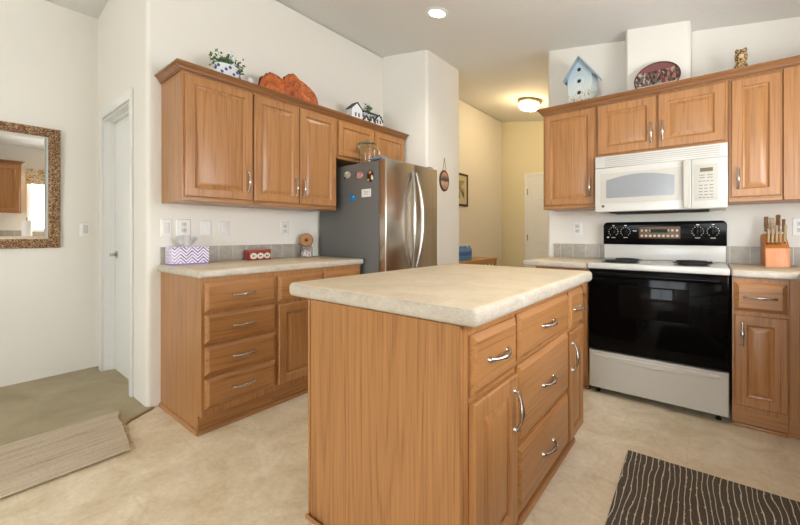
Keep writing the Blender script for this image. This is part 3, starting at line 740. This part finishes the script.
# tissue box
t = thing('tissue_box', 'lilac and white chevron tissue box with tissue standing up', 'tissue box', (.088, 1.092, .915))
def chev():
    q = NT('lilac chevron print'); v = q.coord(); sp = q.n('ShaderNodeSeparateXYZ'); q.l(v, sp.inputs[0])
    u = q.math('ADD', sp.outputs[0], sp.outputs[1]); col = q.math('DIVIDE', q.math('ADD', u, 5.0), 0.034)
    tri = q.math('ABSOLUTE', q.math('SUBTRACT', q.math('FRACT', q.math('DIVIDE', col, 2.0)), 0.5))
    s = q.math('FRACT', q.math('ADD', q.math('DIVIDE', sp.outputs[2], 0.021), q.math('MULTIPLY', tri, 3.2)))
    ln = q.math('LESS_THAN', s, 0.42)
    cell = q.math('FLOOR', col); z_ = q.math('FLOOR', q.math('ADD', q.math('DIVIDE', sp.outputs[2], 0.021), q.math('MULTIPLY', tri, 3.2)))
    wn = q.n('ShaderNodeTexWhiteNoise', noise_dimensions='2D'); cb = q.n('ShaderNodeCombineXYZ'); q.l(cell, cb.inputs[0]); q.l(z_, cb.inputs[1]); q.l(cb.outputs[0], wn.inputs['Vector'])
    dk = q.ramp(wn.outputs['Value'], [(0.5, (182, 160, 208)), (0.58, (112, 70, 150))])
    c = q.mix(ln, lin((240, 236, 244)), dk)
    edge = q.math('LESS_THAN', sp.outputs[2], 0.008)
    q.base(q.mix(edge, c, lin((140, 112, 196))), 0.6); return q.m
obj('box', box(B(), -.06, .06, -.110, .110, 0, .114, .002, 1), chev(), t)
bm = B(); rows = []
for i in range(10):
    a = i/9*2-1; rows.append([bm.verts.new((.012*math.sin(a*4+j*.7)+.02*(j/4)*math.sin(a*7), a*(.03+.034*j/4), .1125+.022*j*(1.1-.45*abs(math.sin(a*5))))) for j in range(5)])
for a, b in zip(rows, rows[1:]):
    for j in range(4): bm.faces.new((a[j], a[j+1], b[j+1], b[j]))
bmesh.ops.solidify(bm, geom=bm.faces[:], thickness=.001)
obj('tissue', bm, plain('tissue paper', (240, 238, 236), .9), t)
# red tin
t = thing('decorative_tin', 'small red rectangular tin with white medallions on the left counter', 'tin', (.07, 1.59, .915))
RED = plain('red tin', (150, 40, 34), .35)
obj('body', box(B(), -.04, .04, -.085, .085, 0, .062, .004), RED, t)
obj('lid', box(B(), -.042, .042, -.087, .087, .0622, .078, .004), plain('brick red tin lid', (166, 74, 52), .35), t)
bm = B()
for k, y in enumerate((-.054, 0, .054)):
    lathe(bm, [(0, 0), (.027, 0), (.027, .0012), (0, .0014)], (.0401, y, .031), 20, 0)
for v in bm.verts: v.co.z = .031+(v.co.z-.031)*.85
obj('medallions', bm, plain('cream medallion', (226, 218, 200), .4), t)
bm = B()
for k, y in enumerate((-.054, 0, .054)):
    box(bm, .0415, .0422, y-.011, y-.002, .024, .038); box(bm, .0415, .0422, y+.002, y+.010, .027, .036)
obj('medallion_figures', bm, plain('brown figure print', (74, 54, 46), .5), t)
# jar with a wood-slice lid
t = thing('trinket_jar', 'glass jar of pink and green trinkets under a round wood slice', 'jar', (.09, 2.015, .915))
obj('jar', lathe(B(), [(0, 0), (.045, 0), (.05, .006), (.05, .08), (.04, .09), (.037, .09), (.046, .078), (.046, .008), (0, .006)], n=24), 'glass', t)
M['trinket'] = vor('pink and green trinkets', [(222, 150, 160), (236, 206, 204), (110, 160, 128), (238, 230, 224)], 70, .4)
obj('trinkets', lathe(B(), [(0, .0065), (.043, .0065), (.045, .03), (.03, .056), (0, .06)], n=18), 'trinket', t)
def slice_mat():
    q = NT('wood slice rings'); v = q.coord(); ln_ = q.n('ShaderNodeVectorMath', operation='LENGTH'); q.l(v, ln_.inputs[0])
    f = q.math('MULTIPLY_ADD', q.math('SINE', q.math('MULTIPLY', q.math('ADD', ln_.outputs['Value'], q.math('MULTIPLY', q.noise(v, 30), .01)), 900)), .5, .5)
    q.base(q.mix(f, lin((150, 98, 54)), lin((190, 136, 82))), .6); return q.m
s = obj('wood_slice', lathe(B(), [(0, -.012), (.049, -.012), (.053, -.008), (.053, .008), (.049, .012), (0, .012)], (0, 0, 0), 28, 0), slice_mat(), t, (0, 0, .1445), (0, 0, math.radians(-38)))
obj('bark_rim', tube(B(), [(0, .0535*math.cos(2*PI*i/28), .0535*math.sin(2*PI*i/28)) for i in range(28)], .004, 6, True), plain('dark bark', (84, 54, 32), .9), t, (0, 0, .1445), (0, 0, math.radians(-38)))
obj('center_boss', lathe(B(), [(0, 0), (.014, 0), (.011, .006), (0, .008)], (.0, 0, 0), 14, 0), plain('dark boss', (70, 44, 26), .7), s, (.0122, 0, 0))

# ------------------------------------------------------------------ things above the left cabinets
LEAF = [plain('leaf green', (74, 108, 62), .6), plain('leaf pale green', (118, 146, 100), .6)]
def leaves(bm, n, c, ext, sz, rnd):
    for _ in range(n):
        p = Vector((c[0]+rnd.gauss(0, ext[0]), c[1]+rnd.gauss(0, ext[1]), c[2]+rnd.gauss(0, ext[2])))
        d = Vector((rnd.gauss(0, 1), rnd.gauss(0, 1), rnd.gauss(.3, .8))).normalized(); s = d.cross(Vector((rnd.gauss(0, 1), rnd.gauss(0, 1), rnd.gauss(0, 1)))).normalized()
        L = sz*rnd.uniform(.7, 1.3); up = d.cross(s)*.15*L
        q = [p, p+d*L*.5+s*L*.28+up, p+d*L, p+d*L*.5-s*L*.28+up]
        bm.faces.new([bm.verts.new(x) for x in q])
        q2 = [x - d.cross(s)*.0015 for x in q]; bm.faces.new([bm.verts.new(x) for x in q2[::-1]])
rnd = random.Random(3)
CER = plain('white glazed ceramic', (226, 228, 232), .25, vary=.02); BLU = plain('cobalt blue glaze', (64, 84, 140), .3)
t = thing('ceramic_planter', 'white and blue ceramic house planter with green foliage above the first cabinet', 'planter', (.25, 1.272, 2.0905))
bm = B(); lathe(bm, [(0, 0), (.06, 0), (.078, .03), (.084, .10), (.078, .148), (.07, .148), (.074, .10), (.05, .09), (0, .09)], n=24)
for v in bm.verts: v.co.x *= .6
obj('pot', bm, CER, t)
obj('chimney', box(B(), .020, .038, .018, .036, .149, .252, .003), CER, t)
bm = B()
for k in range(9):
    a = -1.2+.3*k; x, y = .0504*math.cos(a), .084*math.sin(a)
    obj('painted_flower', lathe(B(), [(0, 0), (.011, 0), (.007, .004), (0, .005)], (x*.995-.001, y, .108+.022*math.sin(k*2.1)), 8, 0), BLU, t)
bm = B(); leaves(bm, 190, (-.01, -.01, .168), (.018, .036, .018), .028, rnd); leaves(bm, 40, (.03, .07, .135), (.012, .010, .024), .022, rnd)
obj('foliage', bm, LEAF[0], t, smooth=0)
bm = B(); leaves(bm, 130, (-.005, -.005, .174), (.018, .036, .017), .026, rnd); obj('foliage', bm, LEAF[1], t, smooth=0)
t = thing('ceramic_figurine', 'tiny white ceramic bird figurine right of the foliage planter', 'figurine', (.27, 1.425, 2.0905))
bm = B(); lathe(bm, [(0, 0), (.028, 0), (.033, .03), (.026, .062), (.016, .076), (.022, .092), (.016, .11), (0, .115)], n=16)
obj('body', bm, CER, t); obj('wing', lathe(B(), [(0, 0), (.014, 0), (.01, .004), (0, .006)], (.0305, .006, .045), 10, 0), plain('pale grey glaze', (176, 176, 190), .3), t)
# burl slab
def burl():
    q = NT('polished burl wood'); v = q.coord(); n1 = q.noise(v, 9, 6, .7, 1.6); n2 = q.noise(v, 40, 4, .7)
    f = q.math('ADD', q.math('MULTIPLY', n1, .7), q.math('MULTIPLY', n2, .3))
    q.base(q.ramp(f, [(.36, (84, 34, 12)), (.44, (150, 68, 22)), (.54, (194, 100, 38)), (.68, (216, 138, 70))]), .5); return q.m
prof = [(-.25, 0), (-.258, .10), (-.238, .155), (-.2, .19), (-.172, .208), (-.12, .21), (-.085, .198), (-.062, .192), (-.045, .222), (-.01, .25), (.02, .264), (.045, .258), (.07, .238), (.12, .224), (.18, .198), (.22, .168), (.245, .125), (.26, .07), (.262, 0)]
rr_ = random.Random(5); pts = []
for a, b in zip(prof, prof[1:]):
    for k in range(4):
        s = k/4; pts.append((a[0]+(b[0]-a[0])*s+rr_.uniform(-.003, .003), max(0, a[1]+(b[1]-a[1])*s+rr_.uniform(-.003, .003)*(a[1] > 0))))
pts.append(prof[-1])
t = thing('burl_slab', 'reddish polished burl wood slab standing above the middle cabinet', 'wood slab', (.245, 1.757, 2.0905), 0)
obj('slab', prism(B(), pts, 0, -.016, .016, .003, 2), burl(), t)
bm = B(); up_ = [p for p in pts if p[1] > .004]
tube(bm, [(0, p[0], p[1]) for p in up_], [.006+.002*math.sin(i*1.3) for i in range(len(up_))], 7)
for v in bm.verts: v.co.x *= 1.9
obj('bark_edge', bm, plain('rough bark', (92, 50, 28), .95, vary=.3), t)
# village houses
ROOF = plain('black roof', (46, 44, 46), .6)
t = thing('ceramic_village', 'small white ceramic village houses with dark roofs and greenery', 'ornament', (.24, 2.57, 2.0905))
bm = B(); rf = B(); OP = plain('slate openings', (70, 78, 92), .5)
def opening(*a): obj('opening', box(B(), *a), OP, t)
for k, (y, wd, hh, rh) in enumerate(((-.135, .125, .165, .055), (-.02, .06, .09, .035), (.06, .06, .10, .035), (.15, .085, .13, .045))):
    prism(bm, [(y-wd/2, 0), (y+wd/2, 0), (y+wd/2, hh), (y, hh+rh*.95), (y-wd/2, hh)], 0, -.04, .03)
    for sg in (-1, 1):
        prism(rf, [(y, hh+rh), (y, hh+rh+.009), (y+sg*(wd/2+.012), hh-.003), (y+sg*(wd/2+.012), hh-.012)], 0, -.046, .038)
    for dx in (-.02, .02): opening(.0303, .032, y+dx-.009, y+dx+.009, .095, .13)
    opening(.0303, .032, y-.009, y+.009, .01, .055)
box(bm, -.035, .012, -.07, .19, 0, .17)
prism(rf, [(-.045, .205), (-.045, .214), (.026, .172), (.026, .163)], 1, -.07, .20)
for y in (-.045, .0, .045, .09, .125): opening(.0122, .014, y-.008, y+.008, .118, .15)
obj('walls', bm, CER, t); obj('roofs', rf, ROOF, t)
bm = B(); leaves(bm, 60, (.03, .0, .20), (.008, .022, .014), .024, rnd); leaves(bm, 24, (.052, .04, .12), (.006, .05, .015), .016, rnd); obj('foliage', bm, LEAF[0], t, smooth=0)

# ------------------------------------------------------------------ things above the range cabinets
t = thing('birdhouse', 'pale blue painted birdhouse with three holes above the cabinet left of the microwave', 'birdhouse', (2.007, 3.24, 2.0905), math.radians(-6))
def bluepaint():
    q = NT('painted birdhouse front'); v = q.coord(); sp = q.n('ShaderNodeSeparateXYZ'); q.l(v, sp.inputs[0])
    n_ = q.noise(v, 14, 3); z = q.math('ADD', sp.outputs[2], q.math('MULTIPLY', q.math('SUBTRACT', n_, .5), .16))
    sky = q.ramp(q.math('MULTIPLY', z, 3.0), [(.15, (196, 200, 190)), (.5, (200, 208, 206)), (.95, (166, 186, 196))])
    vo = q.n('ShaderNodeTexVoronoi'); q.l(v, vo.inputs['Vector']); vo.inputs['Scale'].default_value = 55
    fl = q.math('MULTIPLY', q.math('LESS_THAN', vo.outputs['Distance'], .34), q.math('LESS_THAN', z, .13))
    s2 = q.n('ShaderNodeSeparateColor'); q.l(vo.outputs['Color'], s2.inputs[0])
    fc = q.ramp(s2.outputs[0], [(.25, (206, 132, 120)), (.5, (214, 188, 110)), (.75, (110, 140, 104))])
    q.base(q.mix(fl, sky, fc), .6); return q.m
bp = bluepaint()
hs = [(-.084, 0), (.084, 0), (.094, .262), (0, .395), (-.094, .262)]
obj('body', prism(B(), hs, 1, -.07, .07, .002, 1), bp, t)
RB = plain('grey blue roof paint', (140, 160, 172), .6)
for sg in (-1, 1):
    bm = prism(B(), [(0, .396), (0, .411), (sg*.118, .246), (sg*.118, .229)], 1, -.095, .085, .002, 1); obj('roof_panel', bm, RB, t)
for z in (.128, .218, .308):
    obj('entry_hole', lathe(B(), [(0, 0), (.0145, 0), (.0145, -.001), (0, -.001)], (0, -.0702, z), 18, 1), 'black_matte', t)
bm = B()
for z, ww, h in ((.215, .03, .05), (.11, .034, .085)):
    tube(bm, [(-ww, -.0706, z-.02), (-ww, -.0706, z+h*.4), (0, -.0706, z+h*.75), (ww, -.0706, z+h*.4), (ww, -.0706, z-.02)], .0018, 5)
obj('painted_outline', bm, CER, t)
# oval plate leaning on the chase (generic painted scene)
def platemat():
    q = NT('painted oval plate'); v = q.coord(); sp = q.n('ShaderNodeSeparateXYZ'); q.l(v, sp.inputs[0])
    vo = q.n('ShaderNodeTexVoronoi'); q.l(q.coord(scale=(80, 1, 44)), vo.inputs['Vector']); vo.inputs['Scale'].default_value = 1
    s2 = q.n('ShaderNodeSeparateColor'); q.l(vo.outputs['Color'], s2.inputs[0])
    r_ = q.n('ShaderNodeValToRGB'); q.l(s2.outputs[0], r_.inputs[0]); r_.color_ramp.interpolation = 'CONSTANT'; e = r_.color_ramp.elements
    cs = [(66, 40, 36), (120, 62, 56), (44, 36, 36), (164, 110, 96), (84, 104, 92), (190, 160, 150)]
    while len(e) < 6: e.new(.5)
    for i, c_ in enumerate(cs): e[i].position = i/6; e[i].color = lin(c_)
    z = sp.outputs[2]
    low = q.math('LESS_THAN', z, -.045); c = q.mix(low, r_.outputs[0], lin((206, 198, 190)))
    tp = q.math('GREATER_THAN', z, .065); c = q.mix(tp, c, lin((122, 74, 74)))
    q.base(c, .3); return q.m
t = thing('oval_plate', 'oval decorative plate with a dark painted scene leaning on the chase', 'plate', (2.506, 3.235, 2.2175))
bm = lathe(B(), [(0, -.004), (.8, -.004), (1, -.012), (1, -.005), (.8, .004), (0, .004)], (0, 0, 0), 40, 1)
for v in bm.verts: v.co.x *= .136; v.co.z *= .122
obj('plate', bm, platemat(), t, rot=(math.radians(-14), 0, 0))
bm = tube(B(), [(.136*math.cos(2*PI*i/48), -.012, .122*math.sin(2*PI*i/48)) for i in range(48)], .0045, 6, True)
obj('rim', bm, plain('dark red rim', (92, 48, 44), .35), t, rot=(math.radians(-14), 0, 0))
# spotted figurine
t = thing('spotted_figurine', 'small brown spotted animal figurine above the narrow right cabinet', 'figurine', (2.958, 3.25, 2.0905)); t.scale = (1, 1, 1.1)
SP = vor('brown spotted glaze', [(196, 160, 96), (74, 50, 30), (216, 190, 140), (140, 92, 48), (60, 40, 28)], 150, .45)
bm = lathe(B(), [(0, 0), (.034, 0), (.038, .02), (.037, .07), (.03, .098), (.022, .106), (.03, .12), (.033, .146), (.026, .17), (.012, .182), (0, .184)], n=20)
obj('body', bm, SP, t)
for sg in (-1, 1): obj('ear', lathe(B(), [(0, 0), (.012, 0), (.008, .014), (0, .02)], (sg*.02, 0, .172), 10), SP, t)
for sg in (-1, 1): obj('paw', lathe(B(), [(0, 0), (.015, .004), (.012, .018), (0, .024)], (sg*.022, -.035, .0), 10), SP, t)
obj('snout', lathe(B(), [(0, .006), (.013, .006), (.009, -.006), (0, -.009)], (0, -.034, .138), 10, 1), plain('cream snout', (216, 192, 150), .5), t)

# ------------------------------------------------------------------ plates and switches on the walls
def wallplate(label, place, u0, u1, z0, z1, kind):
    nm = 'light_switch' if kind in ('rocker', 'toggle') else 'wall_outlet'
    o = place((u0+u1)/2, 0, (z0+z1)/2); t = thing(nm, label, 'switch' if nm == 'light_switch' else 'outlet', o); q = local(place, o)
    obj('plate', ringpanel(B(), u0, u1, z0, z1, [(0, .0005), (0, .003), (.004, .006), (.005, .006)], q), 'trim', t)
    cu, c_ = (u0+u1)/2, (z0+z1)/2
    dk = plain('plate slot grey', (136, 132, 124), .6)
    if kind == 'rocker': obj('rocker', ringpanel(B(), cu-.016, cu+.016, c_-.033, c_+.033, [(0, .0058), (0, .008), (.003, .010), (.004, .010)], q), 'white_app', t)
    elif kind == 'outlet':
        bm = B()
        for dz in (-.02, .02): ringpanel(bm, cu-.017, cu+.017, c_+dz-.014, c_+dz+.014, [(0, .0058), (0, .0075), (.002, .008)], q)
        obj('socket', bm, 'white_app', t)
        bm = B()
        for dz in (-.02, .02):
            for du in (-.006, .006): ringpanel(bm, cu+du-.0012, cu+du+.0012, c_+dz-.004, c_+dz+.006, [(0, .0079), (0, .0084)], q)
        obj('slots', bm, dk, t)
    elif kind == 'blank': obj('insert', ringpanel(B(), cu-.017, cu+.017, c_-.036, c_+.036, [(0, .0058), (0, .0068), (.001, .007)], q), 'trim', t)
P0 = FX(0.0)
wallplate('white rocker switch plate leftmost above the left counter', P0, .965, 1.03, 1.095, 1.21, 'rocker')
wallplate('wide white outlet plate, second from left above the tissue box', P0, 1.055, 1.142, 1.10, 1.212, 'outlet')
wallplate('white cover plate, third from left above the left counter', P0, 1.207, 1.277, 1.10, 1.206, 'blank')
wallplate('white cover plate, fourth from left above the left counter', P0, 1.328, 1.404, 1.10, 1.206, 'blank')
wallplate('white outlet plate above the trinket jar near the refrigerator', P0, 1.828, 1.9, 1.10, 1.212, 'outlet')
wallplate('white rocker switch beside the entry door and gilt mirror', FX(-1.2), .775, .845, 1.092, 1.208, 'rocker')
wallplate('white outlet plate left of the range on the range wall', FY(3.483), 1.868, 1.943, 1.10, 1.216, 'outlet')
wallplate('white outlet plate beyond the knife block at the right edge', FY(3.483), 3.22, 3.295, 1.10, 1.216, 'outlet')

# ------------------------------------------------------------------ mirror and wall decoration
o = (-1.198, .205, 1.4625); t = thing('wall_mirror', 'rectangular mirror in a carved gilt frame on the far left wall', 'mirror', o)
TILT = 0.014
bm = ringpanel(B(), -.455, .455, -.4575, .4575, [(0, 0.001), (0, .02), (.012, .03), (.03, .026), (.05, .032), (.066, .020), (.07, .012), (.07, .001)], lambda u, d, z: (d, u, z))
fs = [f for f in bm.faces if len(f.verts) == 4 and all(abs(abs(v.co.y)-.385) < 1e-4 and abs(abs(v.co.z)-.3875) < 1e-4 for v in f.verts)]
bmesh.ops.delete(bm, geom=[f for f in fs], context='FACES_ONLY')
bmesh.ops.subdivide_edges(bm, edges=bm.edges[:], cuts=12, use_grid_fill=True)
for v in bm.verts:
    if v.co.x > .015: v.co.x += .005*math.sin(v.co.y*95)*math.sin(v.co.z*95)
obj('frame', bm, 'gilt', t)
bm = B(); place = lambda u, d, z: (d, u, z)
ringpanel(bm, -.386, .386, -.3885, .3885, [(0, .0), (0, .006), (.022, .0095), (.0225, .0095)], place)
obj('mirror_glass', bm, 'mirror', t, (.012, 0, 0), (0, TILT, 0), smooth=0)
t = thing('hanging_plaque', 'small oval picture plaque hung by a cord on the white stub wall', 'wall hanging', (.6, 3.362, 1.672))
bm = lathe(B(), [(0, 0), (1, 0), (1, .008), (.86, .014), (.84, .010), (0, .010)], (0, 0, 0), 32, 0)
for v in bm.verts: v.co.y *= .088; v.co.z *= .112
obj('frame', bm, plain('dark carved frame', (78, 56, 36), .6), t)
bm = lathe(B(), [(0, .0101), (.83, .0101), (.82, .0112), (0, .0112)], (0, 0, 0), 32, 0)
for v in bm.verts: v.co.y *= .088; v.co.z *= .112
pm = NT('plaque picture'); v_ = pm.coord(); sp_ = pm.n('ShaderNodeSeparateXYZ'); pm.l(v_, sp_.inputs[0])
pm.base(pm.ramp(pm.math('ADD', pm.math('MULTIPLY', sp_.outputs[2], 4.0), pm.math('MULTIPLY_ADD', pm.noise(v_, 40), .3, .35)), [(.2, (176, 130, 98)), (.42, (206, 170, 140)), (.5, (66, 58, 50)), (.62, (92, 78, 62)), (.75, (200, 140, 100))]), .6)
obj('picture', bm, pm.m, t)
obj('cord', tube(B(), [(.006, -.03, .105), (.006, 0, .235), (.006, .03, .105)], .0025, 6), plain('tan cord', (140, 112, 78), .9), t)
obj('nail', lathe(B(), [(0, 0), (.005, 0), (.005, .009), (0, .01)], (.0, 0, .237), 10, 0), 'nickel', t)
t = thing('framed_picture', 'dark framed picture on the yellow hall wall behind the stub wall', 'picture', (.001, 4.64, 1.745))
bm = ringpanel(B(), -.23, .23, -.235, .235, [(0, 0), (0, .016), (.008, .02), (.026, .016), (.03, .008), (.031, .008)], lambda u, d, z: (d, u, z)); obj('frame', bm, plain('dark picture frame', (58, 44, 26), .5), t)
obj('mat_board', ringpanel(B(), -.198, .198, -.203, .203, [(0, .0082), (0, .0092)], lambda u, d, z: (d, u, z)), plain('cream mat', (200, 190, 158), .8), t)
pm = NT('hall picture print'); v_ = pm.coord(); pm.base(pm.ramp(pm.noise(v_, 9, 4), [(.35, (96, 92, 70)), (.5, (160, 150, 116)), (.65, (206, 196, 160))]), .7)
obj('print', ringpanel(B(), -.13, .13, -.13, .13, [(0, .0093), (0, .0098)], lambda u, d, z: (d, u, z)), pm.m, t)

# ------------------------------------------------------------------ hall furniture
HB = wood('honey pine bench', 1, (214, 164, 92), (194, 142, 72), (160, 110, 52)); HV = wood('honey pine legs', 2, (214, 164, 92), (194, 142, 72), (160, 110, 52))
o = (.19, 4.52, 0); t = thing('hall_table', 'honey pine slatted side table against the hall wall', 'table', o)
obj('top', box(B(), -.17, .17, -.62, .62, .735, .76, .005), HB, t)
for sx in (-1, 1):
    for sy in (-1, 1): obj('leg', box(B(), sx*.145-.02, sx*.145+.02, sy*.585-.02, sy*.585+.02, 0, .7345, .003), HV, t)
for sx in (-1, 1): obj('apron', box(B(), sx*.145-.008, sx*.145+.008, -.564, .564, .685, .7345, .002), HB, t)
for sy in (-1, 1):
    obj('rail', box(B(), -.124, .124, sy*.585-.01, sy*.585+.01, .2, .235, .002), HB, t)
    obj('rail', box(B(), -.124, .124, sy*.585-.01, sy*.585+.01, .70, .7345, .002), HB, t)
    for k in range(4): obj('slat', box(B(), -.085+.056*k-.009, -.085+.056*k+.009, sy*.585-.006, sy*.585+.006, .2355, .6995, .001), HV, t)
WB = NT('blue water bottle plastic').base(lin((120, 170, 214)), .15); WB.b.inputs['Transmission Weight'].default_value = .35; WB = WB.m
t = thing('water_bottle_pack', 'shrink-wrapped pack of blue water bottles on the hall table', 'water bottles', (.2, 4.34, .7605)); t.scale = (1.1, 1.15, 1.06)
for i in range(3):
    for j in range(4):
        p = (-.09+.075*i, -.115+.075*j, 0)
        b_ = obj('bottle', lathe(B(), [(0, 0), (.03, 0), (.033, .006), (.033, .125), (.026, .15), (.013, .168), (.013, .178), (0, .178)], (0, 0, 0), 14), WB, t, p)
        obj('cap', lathe(B(), [(0, .1785), (.014, .1785), (.014, .193), (0, .194)], (0, 0, 0), 12), 'trim', b_)
        obj('bottle_label', lathe(B(), [(.0335, .06), (.0338, .061), (.0338, .11), (.0335, .111)], (0, 0, 0), 14), plain('dark blue bottle label', (44, 84, 150), .4), b_)

# ------------------------------------------------------------------ ceiling lights
def on_ceiling(x, y): return (x, y, cz(x)-.001), (0, math.atan(SL), 0)
l, rt = on_ceiling(1.107, 2.51)
t = thing('recessed_light', 'lit round recessed light in the kitchen ceiling', 'ceiling light', l); t.rotation_euler = rt
obj('trim_ring', lathe(B(), [(.062, -.001), (.066, -.006), (.09, -.005), (.098, -.001), (.098, 0), (.062, 0)], n=36), 'trim', t)
obj('bulb', lathe(B(), [(0, -.0005), (.061, -.0005), (.060, -.004), (0, -.006)], n=28), 'can_glow', t)
sp = bpy.data.lights.new('recessed_light_beam', 'SPOT'); sp.energy = 25; sp.spot_size = math.radians(125); sp.spot_blend = .8; sp.color = (1, .93, .82); sp.shadow_soft_size = .06
so = bpy.data.objects.new('recessed_light_beam', sp); COL.objects.link(so); so.parent = t; so.location = (0, 0, -.02)
l, rt = on_ceiling(.925, 4.93)
t = thing('flush_ceiling_light', 'lit flush-mount dome light with brass base on the hall ceiling', 'ceiling light', l); t.rotation_euler = rt
obj('base', lathe(B(), [(0, 0), (.15, 0), (.158, -.01), (.152, -.03), (.13, -.042), (0, -.042)], n=36), 'brass', t)
obj('dome', lathe(B(), [(.128, -.0425), (.135, -.055), (.128, -.09), (.10, -.118), (.05, -.133), (0, -.136)], n=36), 'lamp_glow', t)
obj('finial', lathe(B(), [(0, -.1365), (.012, -.137), (.008, -.15), (0, -.152)], n=12), 'brass', t)
hl = bpy.data.lights.new('hall_bulb', 'POINT'); hl.energy = 11; hl.color = (1.0, .74, .40); hl.shadow_soft_size = .12
ho = bpy.data.objects.new('hall_bulb', hl); COL.objects.link(ho); ho.parent = t; ho.location = (0, 0, -.24)

# ------------------------------------------------------------------ rugs
bm = B(); nx, ny = 10, 30; rr_ = random.Random(2)
C4 = [(-.077, .758), (.476, .687), (.476, -.9), (-.077, -.83)]
pts = []
for i in range(13): s = i/12; pts.append((C4[0][0]+(C4[1][0]-C4[0][0])*s, C4[0][1]+(C4[1][1]-C4[0][1])*s+rr_.uniform(-.008, .008)))
for i in range(1, 9): s = i/8; pts.append((.476+rr_.uniform(-.001, .001), .687-1.587*s))
for i in range(13): s = i/12; pts.append((.476-.553*s, -.9+.07*s+rr_.uniform(-.008, .008)))
for i in range(1, 8): s = i/8; pts.append((-.077+rr_.uniform(-.001, .001), -.83+1.588*s))
prism(bm, pts, 2, .0128, .019, .002, 2)
t = thing('runner_rug', 'cream woven runner rug lying over the carpet edge at the left', 'rug', (.2, -.07, 0))
bmesh.ops.translate(bm, verts=bm.verts, vec=(-.2, .07, 0)); obj('weave', bm, 'runner', t)
bm = B()
for i in range(40):
    s = i/39; x = C4[0][0]+.553*s; y = .758-.071*s-.004
    tube(bm, [(x-.2, y+.07, .017), (x-.2+rr_.uniform(-.006, .006), y+.07+.012, .015), (x-.2+rr_.uniform(-.008, .008), y+.07+.024, .0142)], .0018, 4)
obj('fringe', bm, plain('tan fringe', (206, 178, 138), .95), t)
bm = box(B(), -.336, .336, -1.35, 0, .0008, .009, .002, 1)
tag(obj('striped_rug', bm, 'striperug', None, (2.804, 2.27, 0), (0, 0, math.radians(1.5))), 'charcoal rug with wavy cream lines on the vinyl before the range', 'rug')
